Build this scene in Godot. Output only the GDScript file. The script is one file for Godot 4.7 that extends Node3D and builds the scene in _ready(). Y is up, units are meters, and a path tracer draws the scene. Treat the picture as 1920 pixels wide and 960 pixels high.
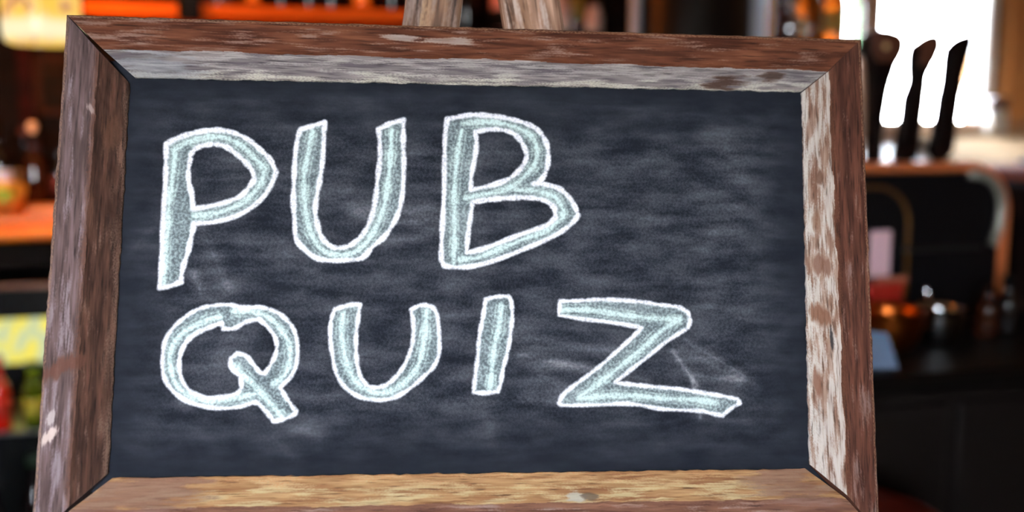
extends Node3D
# A chalked pub-quiz board on an easel, sharp in front of a softly blurred bar.
# The room is turned 14.5 degrees to the camera: its own axes are u (along the back wall), y (up), w (towards the front wall).

const ROOM_TURN := 0.25307
var ROOM := Transform3D(Basis(Vector3.UP, ROOM_TURN), Vector3(-0.9, 0, -2.9))
var BOARD := Transform3D(Basis(Vector3(0.99682, -0.02226, -0.0765), Vector3(0.00224, 0.96761, -0.25245), Vector3(0.07964, 0.25147, 0.96458)), Vector3(-0.0402, 1.3034, -0.9608))
var rng := RandomNumberGenerator.new()
var taken := {}
var M := {}

# ---------------------------------------------------------------- the scene
const DAYLIGHT := 2.2

func _ready() -> void:
	rng.seed = 7
	var cam := Camera3D.new()
	cam.name = "camera"
	cam.position = Vector3(0, 1.45, 0)
	cam.rotation_degrees.x = -7.5
	var lens := CameraAttributesPhysical.new()
	lens.frustum_focal_length = 44.785
	lens.frustum_focus_distance = 0.968
	lens.exposure_aperture = 2.2
	lens.frustum_near = 0.05
	lens.frustum_far = 60.0
	cam.attributes = lens
	cam.fov = 30.0
	cam.current = true
	add_child(cam)
	var env := Environment.new()
	env.background_mode = Environment.BG_SKY
	var sky := Sky.new()
	var sm := ProceduralSkyMaterial.new()   # a bright overcast day
	sm.sky_top_color = Color(0.86, 0.91, 0.97)
	sm.sky_horizon_color = Color(0.97, 0.98, 0.98)
	sm.ground_horizon_color = Color(0.75, 0.76, 0.74)
	sm.ground_bottom_color = Color(0.5, 0.5, 0.48)
	sm.sky_energy_multiplier = 7.0
	sm.ground_energy_multiplier = 4.5
	sky.sky_material = sm
	env.sky = sky
	env.tonemap_mode = Environment.TONE_MAPPER_LINEAR
	env.tonemap_exposure = 1.0
	env.sdfgi_enabled = true
	env.ssao_enabled = true
	env.ssil_enabled = true
	var we := WorldEnvironment.new()
	we.name = "environment"
	we.environment = env
	add_child(we)

	M.steel = mat(rgb(150, 150, 152), 0.3, 1.0)
	M.dull_steel = mat(rgb(90, 92, 94), 0.45, 1.0)
	M.rim_highlight = mat(rgb(196, 202, 216), 0.5, 0.2)
	M.chrome = mat(rgb(220, 222, 226), 0.08, 1.0)
	M.brass = mat(rgb(224, 168, 76), 0.3, 0.7)
	M.copper = mat(rgb(226, 124, 72), 0.42, 0.3)
	M.black = mat(rgb(7, 6, 6), 0.6, 0.0, 0.25)
	M.dull_brass = mat(rgb(120, 80, 36), 0.4, 0.6)
	M.black_wood = mat(rgb(23, 17, 15), 0.65, 0.0, 0.25)
	M.dark_wood = grain_mat(rgb(9, 4, 3), rgb(26, 12, 7), 31, 0.7, Vector3(2, 2, 2), 256, 256, 0.2)
	M.dark_red_wood = grain_mat(rgb(28, 3, 2), rgb(46, 8, 5), 33, 0.7, Vector3(2, 2, 2), 256, 256, 0.2)
	M.brown_glass = mat(rgb(44, 20, 10), 0.1)
	M.red_wood = grain_mat(rgb(64, 14, 8), rgb(104, 32, 18), 35, 0.4)
	M.cab_wood = grain_mat(rgb(84, 54, 34), rgb(128, 88, 58), 37, 0.6)
	M.lid_wood = grain_mat(rgb(128, 104, 78), rgb(164, 140, 112), 39, 0.85, Vector3(2, 2, 2), 256, 256, 0.1)
	M.dark_copper = mat(rgb(206, 108, 44), 0.28, 1.0)
	M.lacquer = mat(rgb(226, 102, 26), 0.7, 0.0, 0.2)
	M.orange_wood = grain_mat(rgb(214, 100, 20), rgb(248, 146, 44), 43, 0.4)
	M.tan_wall = mat(rgb(176, 128, 84), 0.9)
	M.curtain = mat(rgb(168, 116, 66), 0.95)
	M.handle = grain_mat(rgb(8, 5, 5), rgb(30, 15, 11), 47, 0.5, Vector3(6, 6, 6), 256, 256, 0.2)
	M.amber = glass(rgb(226, 120, 30), 0.15)
	M.amber_clear = glass(rgb(255, 170, 70), 0.08)
	M.dark_glass = mat(rgb(16, 12, 12), 0.08)
	M.clear = glass(rgb(235, 240, 240), 0.05)
	M.green_glass = glass(rgb(110, 130, 30), 0.3)
	M.green_clear = glass(rgb(170, 210, 170), 0.08)
	M.red_glass = mat(rgb(200, 30, 20), 0.15)
	M.deep_amber = glass(rgb(190, 92, 20), 0.45)
	M.ribbed = mat(rgb(206, 112, 48), 0.25)
	M.glint_bar = mat(rgb(146, 144, 134), 0.3, 0.4)
	M.pink = mat(rgb(226, 150, 140), 0.3)
	M.pale = mat(rgb(224, 190, 176), 0.4)
	M.red_paper = mat(rgb(190, 40, 24), 0.6)
	M.dull_red = mat(rgb(84, 26, 20), 0.6)
	M.blue_paper = mat(rgb(180, 190, 226), 0.6)
	M.grey_paper = mat(rgb(150, 140, 136), 0.7)
	M.gold_paper = mat(rgb(206, 164, 70), 0.4)
	M.olive_paper = mat(rgb(160, 150, 40), 0.6)
	M.dark_green = mat(rgb(24, 50, 26), 0.3)
	make_room()
	make_board()
	make_easel()
	make_back_bar()
	make_wall_shelf()
	make_bar()

# ---------------------------------------------------------------- names and nodes
func numbered(called: String) -> String:
	var n: int = taken.get(called, 0)
	taken[called] = n + 1
	return called if n == 0 else "%s_%03d" % [called, n]

func tag(o: Node, label: String, category: String, group := "") -> void:
	o.set_meta("label", label)
	o.set_meta("category", category)
	if group != "":
		o.set_meta("group", group)

func thing(called: String, label: String, category: String, at: Vector3, turn := 0.0, group := "") -> Node3D:
	var o := Node3D.new()
	o.name = numbered(called)
	add_child(o)
	o.position = ROOM * at
	o.rotation.y = ROOM_TURN + turn
	tag(o, label, category, group)
	return o

func part(called: String, mesh: Mesh, mat: Material, parent: Node, at := Vector3.ZERO, label := "") -> MeshInstance3D:
	var o := MeshInstance3D.new()
	o.mesh = mesh
	o.material_override = mat
	o.name = called
	o.position = at
	parent.add_child(o, true)
	if label != "":
		o.set_meta("label", label)
	return o

func struct(called: String, mesh: Mesh, mat: Material, label: String, category: String) -> MeshInstance3D:
	var o := MeshInstance3D.new()
	o.mesh = mesh
	o.material_override = mat
	o.name = called
	add_child(o)
	o.transform = ROOM
	o.set_meta("kind", "structure")
	tag(o, label, category)
	return o

# ---------------------------------------------------------------- mesh helpers
func begin(smooth := false) -> SurfaceTool:
	var st := SurfaceTool.new()
	st.begin(Mesh.PRIMITIVE_TRIANGLES)
	st.set_smooth_group(0 if smooth else -1)
	return st

func done(st: SurfaceTool) -> ArrayMesh:
	st.generate_normals()
	return st.commit()

func tri(st: SurfaceTool, a: Vector3, b: Vector3, c: Vector3, ua := Vector2.ZERO, ub := Vector2.ZERO, uc := Vector2.ZERO) -> void:
	# a, b, c run counter-clockwise as seen from outside
	st.set_uv(ua); st.add_vertex(a)
	st.set_uv(uc); st.add_vertex(c)
	st.set_uv(ub); st.add_vertex(b)

func quad(st: SurfaceTool, a: Vector3, b: Vector3, c: Vector3, d: Vector3, ua := Vector2(0, 0), ub := Vector2(1, 0), uc := Vector2(1, 1), ud := Vector2(0, 1)) -> void:
	tri(st, a, b, c, ua, ub, uc)
	tri(st, a, c, d, ua, uc, ud)

func add_box(st: SurfaceTool, lo: Vector3, hi: Vector3, r := 0.0) -> void:
	# a box with its twelve edges chamfered by r
	var c := (lo + hi) / 2
	var h := (hi - lo) / 2
	var X := Vector3(1, 0, 0)
	var Y := Vector3(0, 1, 0)
	var Z := Vector3(0, 0, 1)
	for f in [[X, Y, Z], [Y, Z, X], [Z, X, Y]]:
		for s in [1.0, -1.0]:
			var n: Vector3 = f[0]
			var p: Vector3 = f[1] * (f[1].dot(h) - r)
			var q: Vector3 = f[2] * (f[2].dot(h) - r)
			var m: Vector3 = c + n * s * n.dot(h)
			var su: float = f[1].dot(h) * 2
			var sv: float = f[2].dot(h) * 2
			if s > 0:
				quad(st, m - p - q, m + p - q, m + p + q, m - p + q, Vector2(0, 0), Vector2(su, 0), Vector2(su, sv), Vector2(0, sv))
			else:
				quad(st, m - p - q, m - p + q, m + p + q, m + p - q, Vector2(0, 0), Vector2(0, sv), Vector2(su, sv), Vector2(su, 0))
	if r <= 0.0:
		return
	for f in [[X, Y, Z], [Y, Z, X], [Z, X, Y]]:
		var e: Vector3 = f[0]
		var l: Vector3 = e * (e.dot(h) - r)
		for s in [1.0, -1.0]:
			for t in [1.0, -1.0]:
				var p: Vector3 = f[1] * s
				var q: Vector3 = f[2] * t
				var a: Vector3 = c + p * f[1].dot(h) + q * (f[2].dot(h) - r)
				var b: Vector3 = c + p * (f[1].dot(h) - r) + q * f[2].dot(h)
				flip_quad(st, a - l, a + l, b + l, b - l, p + q)
	for sx in [1.0, -1.0]:
		for sy in [1.0, -1.0]:
			for sz in [1.0, -1.0]:
				var a := c + Vector3(sx * h.x, sy * (h.y - r), sz * (h.z - r))
				var b := c + Vector3(sx * (h.x - r), sy * h.y, sz * (h.z - r))
				var d := c + Vector3(sx * (h.x - r), sy * (h.y - r), sz * h.z)
				if (b - a).cross(d - a).dot(Vector3(sx, sy, sz)) > 0:
					tri(st, a, b, d)
				else:
					tri(st, a, d, b)

func flip_quad(st: SurfaceTool, a: Vector3, b: Vector3, c: Vector3, d: Vector3, out: Vector3) -> void:
	if (b - a).cross(c - a).dot(out) > 0:
		quad(st, a, b, c, d)
	else:
		quad(st, a, d, c, b)

func box(lo: Vector3, hi: Vector3, r := 0.002) -> ArrayMesh:
	var st := begin()
	add_box(st, lo, hi, r)
	return done(st)

func slab(size: Vector3, r := 0.002) -> ArrayMesh:   # stands on its base
	return box(Vector3(-size.x / 2, 0, -size.z / 2), Vector3(size.x / 2, size.y, size.z / 2), r)

func lathe(profile: Array, seg := 40) -> ArrayMesh:
	# profile: Vector2(radius, y) from the bottom of the outside up (and back down inside)
	var st := begin(true)
	var total := 0.0
	var ls := [0.0]
	for i in range(1, profile.size()):
		total += profile[i].distance_to(profile[i - 1])
		ls.append(total)
	for i in profile.size() - 1:
		st.set_smooth_group(0)
		for k in seg:
			var t0 := TAU * k / seg
			var t1 := TAU * (k + 1) / seg
			var p: Vector2 = profile[i]
			var q: Vector2 = profile[i + 1]
			var a := Vector3(cos(t0) * p.x, p.y, -sin(t0) * p.x)
			var b := Vector3(cos(t1) * p.x, p.y, -sin(t1) * p.x)
			var c := Vector3(cos(t1) * q.x, q.y, -sin(t1) * q.x)
			var d := Vector3(cos(t0) * q.x, q.y, -sin(t0) * q.x)
			var v0: float = ls[i] / total
			var v1: float = ls[i + 1] / total
			if p.x > 1e-5:
				tri(st, a, b, c, Vector2(float(k) / seg, v0), Vector2(float(k + 1) / seg, v0), Vector2(float(k + 1) / seg, v1))
			if q.x > 1e-5:
				tri(st, a, c, d, Vector2(float(k) / seg, v0), Vector2(float(k + 1) / seg, v1), Vector2(float(k) / seg, v1))
	return done(st)

func loft(rings: Array, seg := 24) -> ArrayMesh:
	# rings: [centre, half width along x, half depth along z, tilt of the ring about z]
	var st := begin(true)
	var pts := []
	for r in rings:
		var row := []
		for k in seg:
			var t := TAU * k / seg
			var ct := cos(t)
			var sn := sin(t)
			var e := Vector3(signf(ct) * pow(absf(ct), 0.75) * r[1], 0, -signf(sn) * pow(absf(sn), 0.75) * r[2])
			row.append(r[0] + e.rotated(Vector3(0, 0, 1), r[3]))
		pts.append(row)
	for i in rings.size() - 1:
		for k in seg:
			var j := (k + 1) % seg
			quad(st, pts[i][k], pts[i][j], pts[i + 1][j], pts[i + 1][k])
	for k in seg:
		var j := (k + 1) % seg
		tri(st, rings[0][0], pts[0][j], pts[0][k])
		tri(st, rings[-1][0], pts[-1][k], pts[-1][j])
	return done(st)

func tube(path: Array, r: float, seg := 12, closed := false) -> ArrayMesh:
	var st := begin(true)
	var rows := []
	var n := path.size()
	var side := Vector3.ZERO
	for i in n:
		var a: Vector3 = path[(i - 1 + n) % n] if closed or i > 0 else path[0]
		var b: Vector3 = path[(i + 1) % n] if closed or i < n - 1 else path[n - 1]
		var t := (b - a).normalized()
		if side == Vector3.ZERO:
			side = t.cross(Vector3.UP if absf(t.y) < 0.9 else Vector3.RIGHT).normalized()
		side = (side - t * t.dot(side)).normalized()
		var up := t.cross(side)
		var row := []
		for k in seg:
			var g := TAU * k / seg
			row.append(path[i] + side * cos(g) * r + up * sin(g) * r)
		rows.append(row)
	for i in (n if closed else n - 1):
		for k in seg:
			var j := (k + 1) % seg
			var p: Array = rows[i]
			var q: Array = rows[(i + 1) % n]
			quad(st, p[k], p[j], q[j], q[k])
	if not closed:
		for k in seg:
			var j := (k + 1) % seg
			tri(st, path[0], rows[0][j], rows[0][k])
			tri(st, path[n - 1], rows[n - 1][k], rows[n - 1][j])
	return done(st)

func add_beam(st: SurfaceTool, a: Vector3, b: Vector3, across: Vector3, w: float, th: float, r := 0.002) -> void:
	# a timber from a to b, w wide along «across», th thick
	var len := a.distance_to(b)
	var y := (b - a).normalized()
	var x := (across - y * y.dot(across)).normalized()
	var bs := Basis(x, y, x.cross(y))
	var tmp := begin()
	add_box(tmp, Vector3(-w / 2, 0, -th / 2), Vector3(w / 2, len, th / 2), r)
	st.append_from(done(tmp), 0, Transform3D(bs, a))

func beam(a: Vector3, b: Vector3, across: Vector3, w: float, th: float) -> ArrayMesh:
	# planed timber with a slightly wavy, hand-cut surface and grain along its length
	var st := begin()
	var len := a.distance_to(b)
	var y := (b - a).normalized()
	var x := (across - y * y.dot(across)).normalized()
	var z := x.cross(y)
	var prof := [Vector2(-w / 2, -th / 2), Vector2(w / 2, -th / 2), Vector2(w / 2, th / 2 - 0.003), Vector2(w / 2 - 0.003, th / 2), Vector2(0, th / 2), Vector2(-w / 2 + 0.003, th / 2), Vector2(-w / 2, th / 2 - 0.003)]
	var n := int(len / 0.03) + 1
	var rows := []
	for i in n + 1:
		var row := []
		for p in prof:
			var wob := Vector2(sin(i * 1.7 + p.x * 90) * 0.0006, sin(i * 2.3 + p.y * 80) * 0.0006)
			row.append(a + y * (len * i / n) + x * (p.x + wob.x) + z * (p.y + wob.y))
		rows.append(row)
	var m := prof.size()
	for i in n:
		for k in m:
			var j := (k + 1) % m
			var v0 := len * i / n
			var v1 := len * (i + 1) / n
			quad(st, rows[i][k], rows[i][j], rows[i + 1][j], rows[i + 1][k], Vector2(v0, k / 7.0), Vector2(v0, (k + 1) / 7.0), Vector2(v1, (k + 1) / 7.0), Vector2(v1, k / 7.0))
	for k in range(1, m - 1):
		tri(st, rows[0][0], rows[0][k + 1], rows[0][k])
		tri(st, rows[n][0], rows[n][k], rows[n][k + 1])
	return done(st)

func plate(outline: PackedVector2Array, z0: float, z1: float, on_board := false) -> ArrayMesh:
	# a flat shape with thickness; holes are bridged into the outline beforehand
	var st := begin()
	var ids := Geometry2D.triangulate_polygon(outline)
	for i in range(0, ids.size(), 3):
		var a := outline[ids[i]]
		var b := outline[ids[i + 1]]
		var c := outline[ids[i + 2]]
		if (b - a).cross(c - a) < 0:
			var t := b
			b = c
			c = t
		var ua: Vector2 = board_uv(a) if on_board else a
		var ub: Vector2 = board_uv(b) if on_board else b
		var uc: Vector2 = board_uv(c) if on_board else c
		tri(st, Vector3(a.x, a.y, z1), Vector3(b.x, b.y, z1), Vector3(c.x, c.y, z1), ua, ub, uc)
		tri(st, Vector3(a.x, a.y, z0), Vector3(c.x, c.y, z0), Vector3(b.x, b.y, z0), ua, uc, ub)
	var area := 0.0
	for i in outline.size():
		area += outline[i].cross(outline[(i + 1) % outline.size()])
	for i in outline.size():
		var a := outline[i]
		var b := outline[(i + 1) % outline.size()]
		if area < 0:
			var t := a
			a = b
			b = t
		var ua: Vector2 = board_uv(a) if on_board else a
		var ub: Vector2 = board_uv(b) if on_board else b
		quad(st, Vector3(a.x, a.y, z0), Vector3(b.x, b.y, z0), Vector3(b.x, b.y, z1), Vector3(a.x, a.y, z1), ua, ub, ub, ua)
	return done(st)

# ---------------------------------------------------------------- materials
func mat(c: Color, rough := 0.7, metal := 0.0, shine := 0.5) -> StandardMaterial3D:
	var m := StandardMaterial3D.new()
	m.albedo_color = c
	m.roughness = rough
	m.metallic = metal
	m.metallic_specular = shine
	return m

func glass(c: Color, alpha := 0.12) -> StandardMaterial3D:
	var m := mat(Color(c.r, c.g, c.b, alpha), 0.04)
	m.transparency = BaseMaterial3D.TRANSPARENCY_ALPHA
	m.refraction_enabled = true
	m.refraction_scale = 0.05
	return m

func glow(c: Color, energy: float) -> StandardMaterial3D:
	var m := mat(c, 0.6)
	m.emission_enabled = true
	m.emission = c
	m.emission_energy_multiplier = energy
	return m

func field(seed_: int, freq: float, w: int, h: int, sx: int, sy: int, oct := 4) -> PackedByteArray:
	# noise stretched sx times along x and sy times along y, as bytes
	var n := FastNoiseLite.new()
	n.seed = seed_
	n.frequency = freq
	n.noise_type = FastNoiseLite.TYPE_SIMPLEX_SMOOTH
	n.fractal_octaves = oct
	var im := n.get_image(maxi(2, w / sx), maxi(2, h / sy))
	im.convert(Image.FORMAT_L8)
	im.resize(w, h, Image.INTERPOLATE_CUBIC)
	return im.get_data()

func grain_mat(dark: Color, light: Color, seed_: int, rough: float, scale := Vector3(2, 2, 2), w := 256, h := 256, shine := 0.4) -> StandardMaterial3D:
	var a := field(seed_, 0.06, w, h, 8, 1)
	var b := field(seed_ + 1, 0.02, w, h, 4, 1)
	var d := PackedByteArray()
	d.resize(w * h * 3)
	for i in w * h:
		var t := clampf((a[i] * 0.6 + b[i] * 0.4 - 70.0) / 120.0, 0, 1)
		var c := dark.lerp(light, t)
		d[i * 3] = int(c.r * 255)
		d[i * 3 + 1] = int(c.g * 255)
		d[i * 3 + 2] = int(c.b * 255)
	var m := mat(Color.WHITE, rough, 0.0, shine)
	m.albedo_texture = ImageTexture.create_from_image(Image.create_from_data(w, h, false, Image.FORMAT_RGB8, d))
	m.uv1_triplanar = true
	m.uv1_scale = scale
	return m

# ---------------------------------------------------------------- the chalkboard
# Chalk strokes in millimetres/2 from the panel's top left corner: the white outline, the counters, and the pale green strokes down the middle
var LETTERS := [
	["P", [120,179,143,166,178,154,217,148,249,152,282,167,310,190,327,207,340,233,331,259,318,282,295,305,264,324,221,337,182,341,177,372,171,404,164,428,161,458,143,466,120,471,122,421,121,365,121,308,122,255,121,218], [[170,199,181,186,203,179,219,178,239,183,259,197,279,215,292,231,296,248,287,264,274,281,251,293,219,303,179,311,175,283,168,258,166,234,169,209]], [[138,197,136,239,131,300,130,364,129,420,129,461],[134,192,163,174,202,163,234,164,266,178,295,203,316,226,312,252,297,276,267,302,224,319,182,325]]],
	["upper U", [386,143,434,127,433,187,430,232,425,265,420,306,426,342,437,368,456,384,478,385,496,378,517,357,532,326,540,290,544,241,548,201,547,167,544,139,566,127,595,118,595,162,597,211,596,259,591,300,579,333,560,362,536,384,516,406,483,411,451,412,425,407,401,390,384,369,380,336,376,292,376,244,377,196,381,160], [], [[410,148,402,196,396,244,400,306,413,357,436,390,468,401,500,395,525,373,545,337,559,296,566,245,570,185,570,140]]],
	["B", [685,114,734,104,775,105,814,110,849,120,871,131,887,151,895,178,892,216,879,240,864,247,887,248,917,256,938,274,950,293,957,312,944,329,921,347,886,366,849,382,811,398,769,413,736,421,703,423,682,420,676,407,677,347,680,271,680,193,681,147], [[743,140,775,134,807,136,828,146,841,163,850,187,844,206,829,225,807,241,773,253,735,262,736,231,743,192,746,162],[739,288,773,282,815,278,856,277,890,283,908,297,910,317,894,332,863,344,826,358,789,373,758,385,727,393,730,353,735,315]], [[715,139,706,193,701,270,702,347,701,418],[719,123,772,118,814,125,856,143,871,170,869,201,849,229,815,256,773,269,724,279],[826,260,871,263,910,274,926,301,923,320,890,344,845,363,796,383,751,402,714,407]]],
	["Q", [138,569,154,545,176,525,202,510,231,504,260,503,286,508,318,507,344,514,366,528,384,550,392,576,393,612,384,641,362,665,371,681,394,712,392,717,372,727,351,731,340,717,319,695,310,695,285,703,250,706,215,702,183,692,157,674,138,648,133,619,134,589], [[171,589,181,572,198,559,220,548,243,539,247,551,270,549,290,537,316,531,334,547,349,568,352,594,343,618,331,638,322,636,307,619,292,603,276,599,264,609,265,627,283,645,287,666,278,677,249,684,224,685,197,677,179,663,168,639,165,613]], [[240,526,191,545,160,569,147,598,151,636,168,668,197,685,232,693,272,687,313,678],[266,515,307,517,337,529,361,553,376,579,379,612,369,641,349,659],[272,624,294,645,318,668,342,695,366,721]]],
	["lower U", [465,510,480,505,501,500,514,501,511,529,508,561,509,596,512,622,520,646,534,662,550,665,571,659,589,643,604,622,617,590,621,569,621,534,616,510,635,501,656,503,667,515,671,536,674,568,673,600,663,624,647,640,624,661,597,680,576,688,548,690,521,685,497,672,479,654,468,630,462,601,457,569,457,538,461,519], [], [[481,519,479,556,485,596,496,633,518,662,547,675,579,672,610,651,631,624,641,587,646,547,647,512]]],
	["I", [766,488,788,482,813,481,818,489,821,519,818,551,813,586,807,611,802,631,797,659,792,673,767,676,743,675,747,640,751,605,753,573,757,546,762,519,765,498], [], [[798,500,794,543,786,576,781,616,777,664]]],
	["Z", [919,490,954,489,997,486,1041,487,1085,490,1128,496,1166,501,1184,511,1188,527,1184,543,1159,558,1130,577,1099,602,1067,626,1040,647,1030,655,1070,659,1120,664,1157,667,1204,674,1250,681,1284,688,1288,696,1268,708,1252,721,1230,717,1208,712,1162,710,1119,707,1082,700,1051,697,1008,699,962,700,923,700,916,696,923,681,943,663,977,639,1009,614,1040,587,1065,565,1087,543,1059,538,1010,531,963,526,916,519], [], [[923,508,978,508,1041,516,1103,523,1159,526],[1165,525,1127,550,1087,587,1040,623,996,657,956,684],[956,687,1008,682,1070,681,1131,687,1193,689,1240,696]]],
]
const TW := 1480
const TH := 880
var chalk := PackedFloat32Array()
var mint := PackedFloat32Array()

func points(flat: Array) -> Array:
	var out := []
	for i in range(0, flat.size(), 2):
		out.append(Vector2(flat[i], flat[i + 1]))
	return out

func curve(p: Array, closed: bool) -> Array:
	# rounds the gentle turns of a hand-drawn line and keeps its corners
	var n := p.size()
	var out := []
	for i in (n if closed else n - 1):
		var a: Vector2 = p[i]
		var b: Vector2 = p[(i + 1) % n]
		var ta := tangent(p, i, closed)
		var tb := tangent(p, (i + 1) % n, closed)
		for k in 4:
			out.append(hermite(a, b, ta, tb, k / 4.0))
	if not closed:
		out.append(p[n - 1])
	return out

func tangent(p: Array, i: int, closed: bool) -> Vector2:
	var n := p.size()
	if not closed and (i == 0 or i == n - 1):
		return Vector2.ZERO
	var a: Vector2 = p[i] - p[(i - 1 + n) % n]
	var b: Vector2 = p[(i + 1) % n] - p[i]
	if absf(a.angle_to(b)) > 0.75:
		return Vector2.ZERO
	return (a + b) * 0.5

func hermite(a: Vector2, b: Vector2, ta: Vector2, tb: Vector2, t: float) -> Vector2:
	var d := b - a
	var l := d.length()
	var ma := ta.normalized() * l if ta != Vector2.ZERO else d
	var mb := tb.normalized() * l if tb != Vector2.ZERO else d
	var t2 := t * t
	var t3 := t2 * t
	return a * (2 * t3 - 3 * t2 + 1) + ma * (t3 - 2 * t2 + t) + b * (-2 * t3 + 3 * t2) + mb * (t3 - t2)

func stroke(buf: PackedFloat32Array, line: Array, r: float, soft: float, power: float, wob: float, closed := false) -> void:
	var n := line.size()
	for i in (n if closed else n - 1):
		var a: Vector2 = line[i]
		var b: Vector2 = line[(i + 1) % n]
		var rr := r * (1.0 + wob * sin(i * 1.31 + a.x * 0.05) * 0.6 + wob * sin(i * 0.37 + a.y * 0.11) * 0.4)
		var pw := power * (1.0 - wob * 0.5 * (0.5 + 0.5 * sin(i * 0.73 + a.y * 0.07)))
		var ext := rr + soft + 1
		var ab := b - a
		var ll := maxf(ab.length_squared(), 0.001)
		for y in range(maxi(0, int(minf(a.y, b.y) - ext)), mini(TH, int(maxf(a.y, b.y) + ext) + 1)):
			for x in range(maxi(0, int(minf(a.x, b.x) - ext)), mini(TW, int(maxf(a.x, b.x) + ext) + 1)):
				var q := Vector2(x, y) - a
				var d := (q - ab * clampf(q.dot(ab) / ll, 0, 1)).length()
				if d < rr + soft:
					var v := pw * clampf((rr + soft - d) / (2.0 * soft), 0, 1)
					var k := y * TW + x
					if v > buf[k]:
						buf[k] = v

func smear(buf: PackedFloat32Array, a: Vector2, b: Vector2, r: float, power: float) -> void:
	# a soft wipe of chalk dust
	var ab := b - a
	var ll := maxf(ab.length_squared(), 0.001)
	for y in range(maxi(0, int(minf(a.y, b.y) - r)), mini(TH, int(maxf(a.y, b.y) + r) + 1)):
		for x in range(maxi(0, int(minf(a.x, b.x) - r)), mini(TW, int(maxf(a.x, b.x) + r) + 1)):
			var q := Vector2(x, y) - a
			var t := q.dot(ab) / ll
			var d := (q - ab * clampf(t, 0, 1)).length() / r
			if d < 1.0:
				buf[y * TW + x] += power * (1 - d) * (1 - d)

func fill(buf: PackedFloat32Array, loops: Array, power: float) -> void:
	var lo := 1e9
	var hi := -1e9
	for l in loops:
		for p in l:
			lo = minf(lo, p.y)
			hi = maxf(hi, p.y)
	for y in range(maxi(0, int(lo)), mini(TH, int(hi) + 1)):
		var xs := []
		for l in loops:
			for i in l.size():
				var a: Vector2 = l[i]
				var b: Vector2 = l[(i + 1) % l.size()]
				if (a.y <= y) != (b.y <= y):
					xs.append(a.x + (y - a.y) / (b.y - a.y) * (b.x - a.x))
		xs.sort()
		for k in range(0, xs.size() - 1, 2):
			for x in range(int(xs[k]), int(xs[k + 1])):
				buf[y * TW + x] = maxf(buf[y * TW + x], power)

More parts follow.
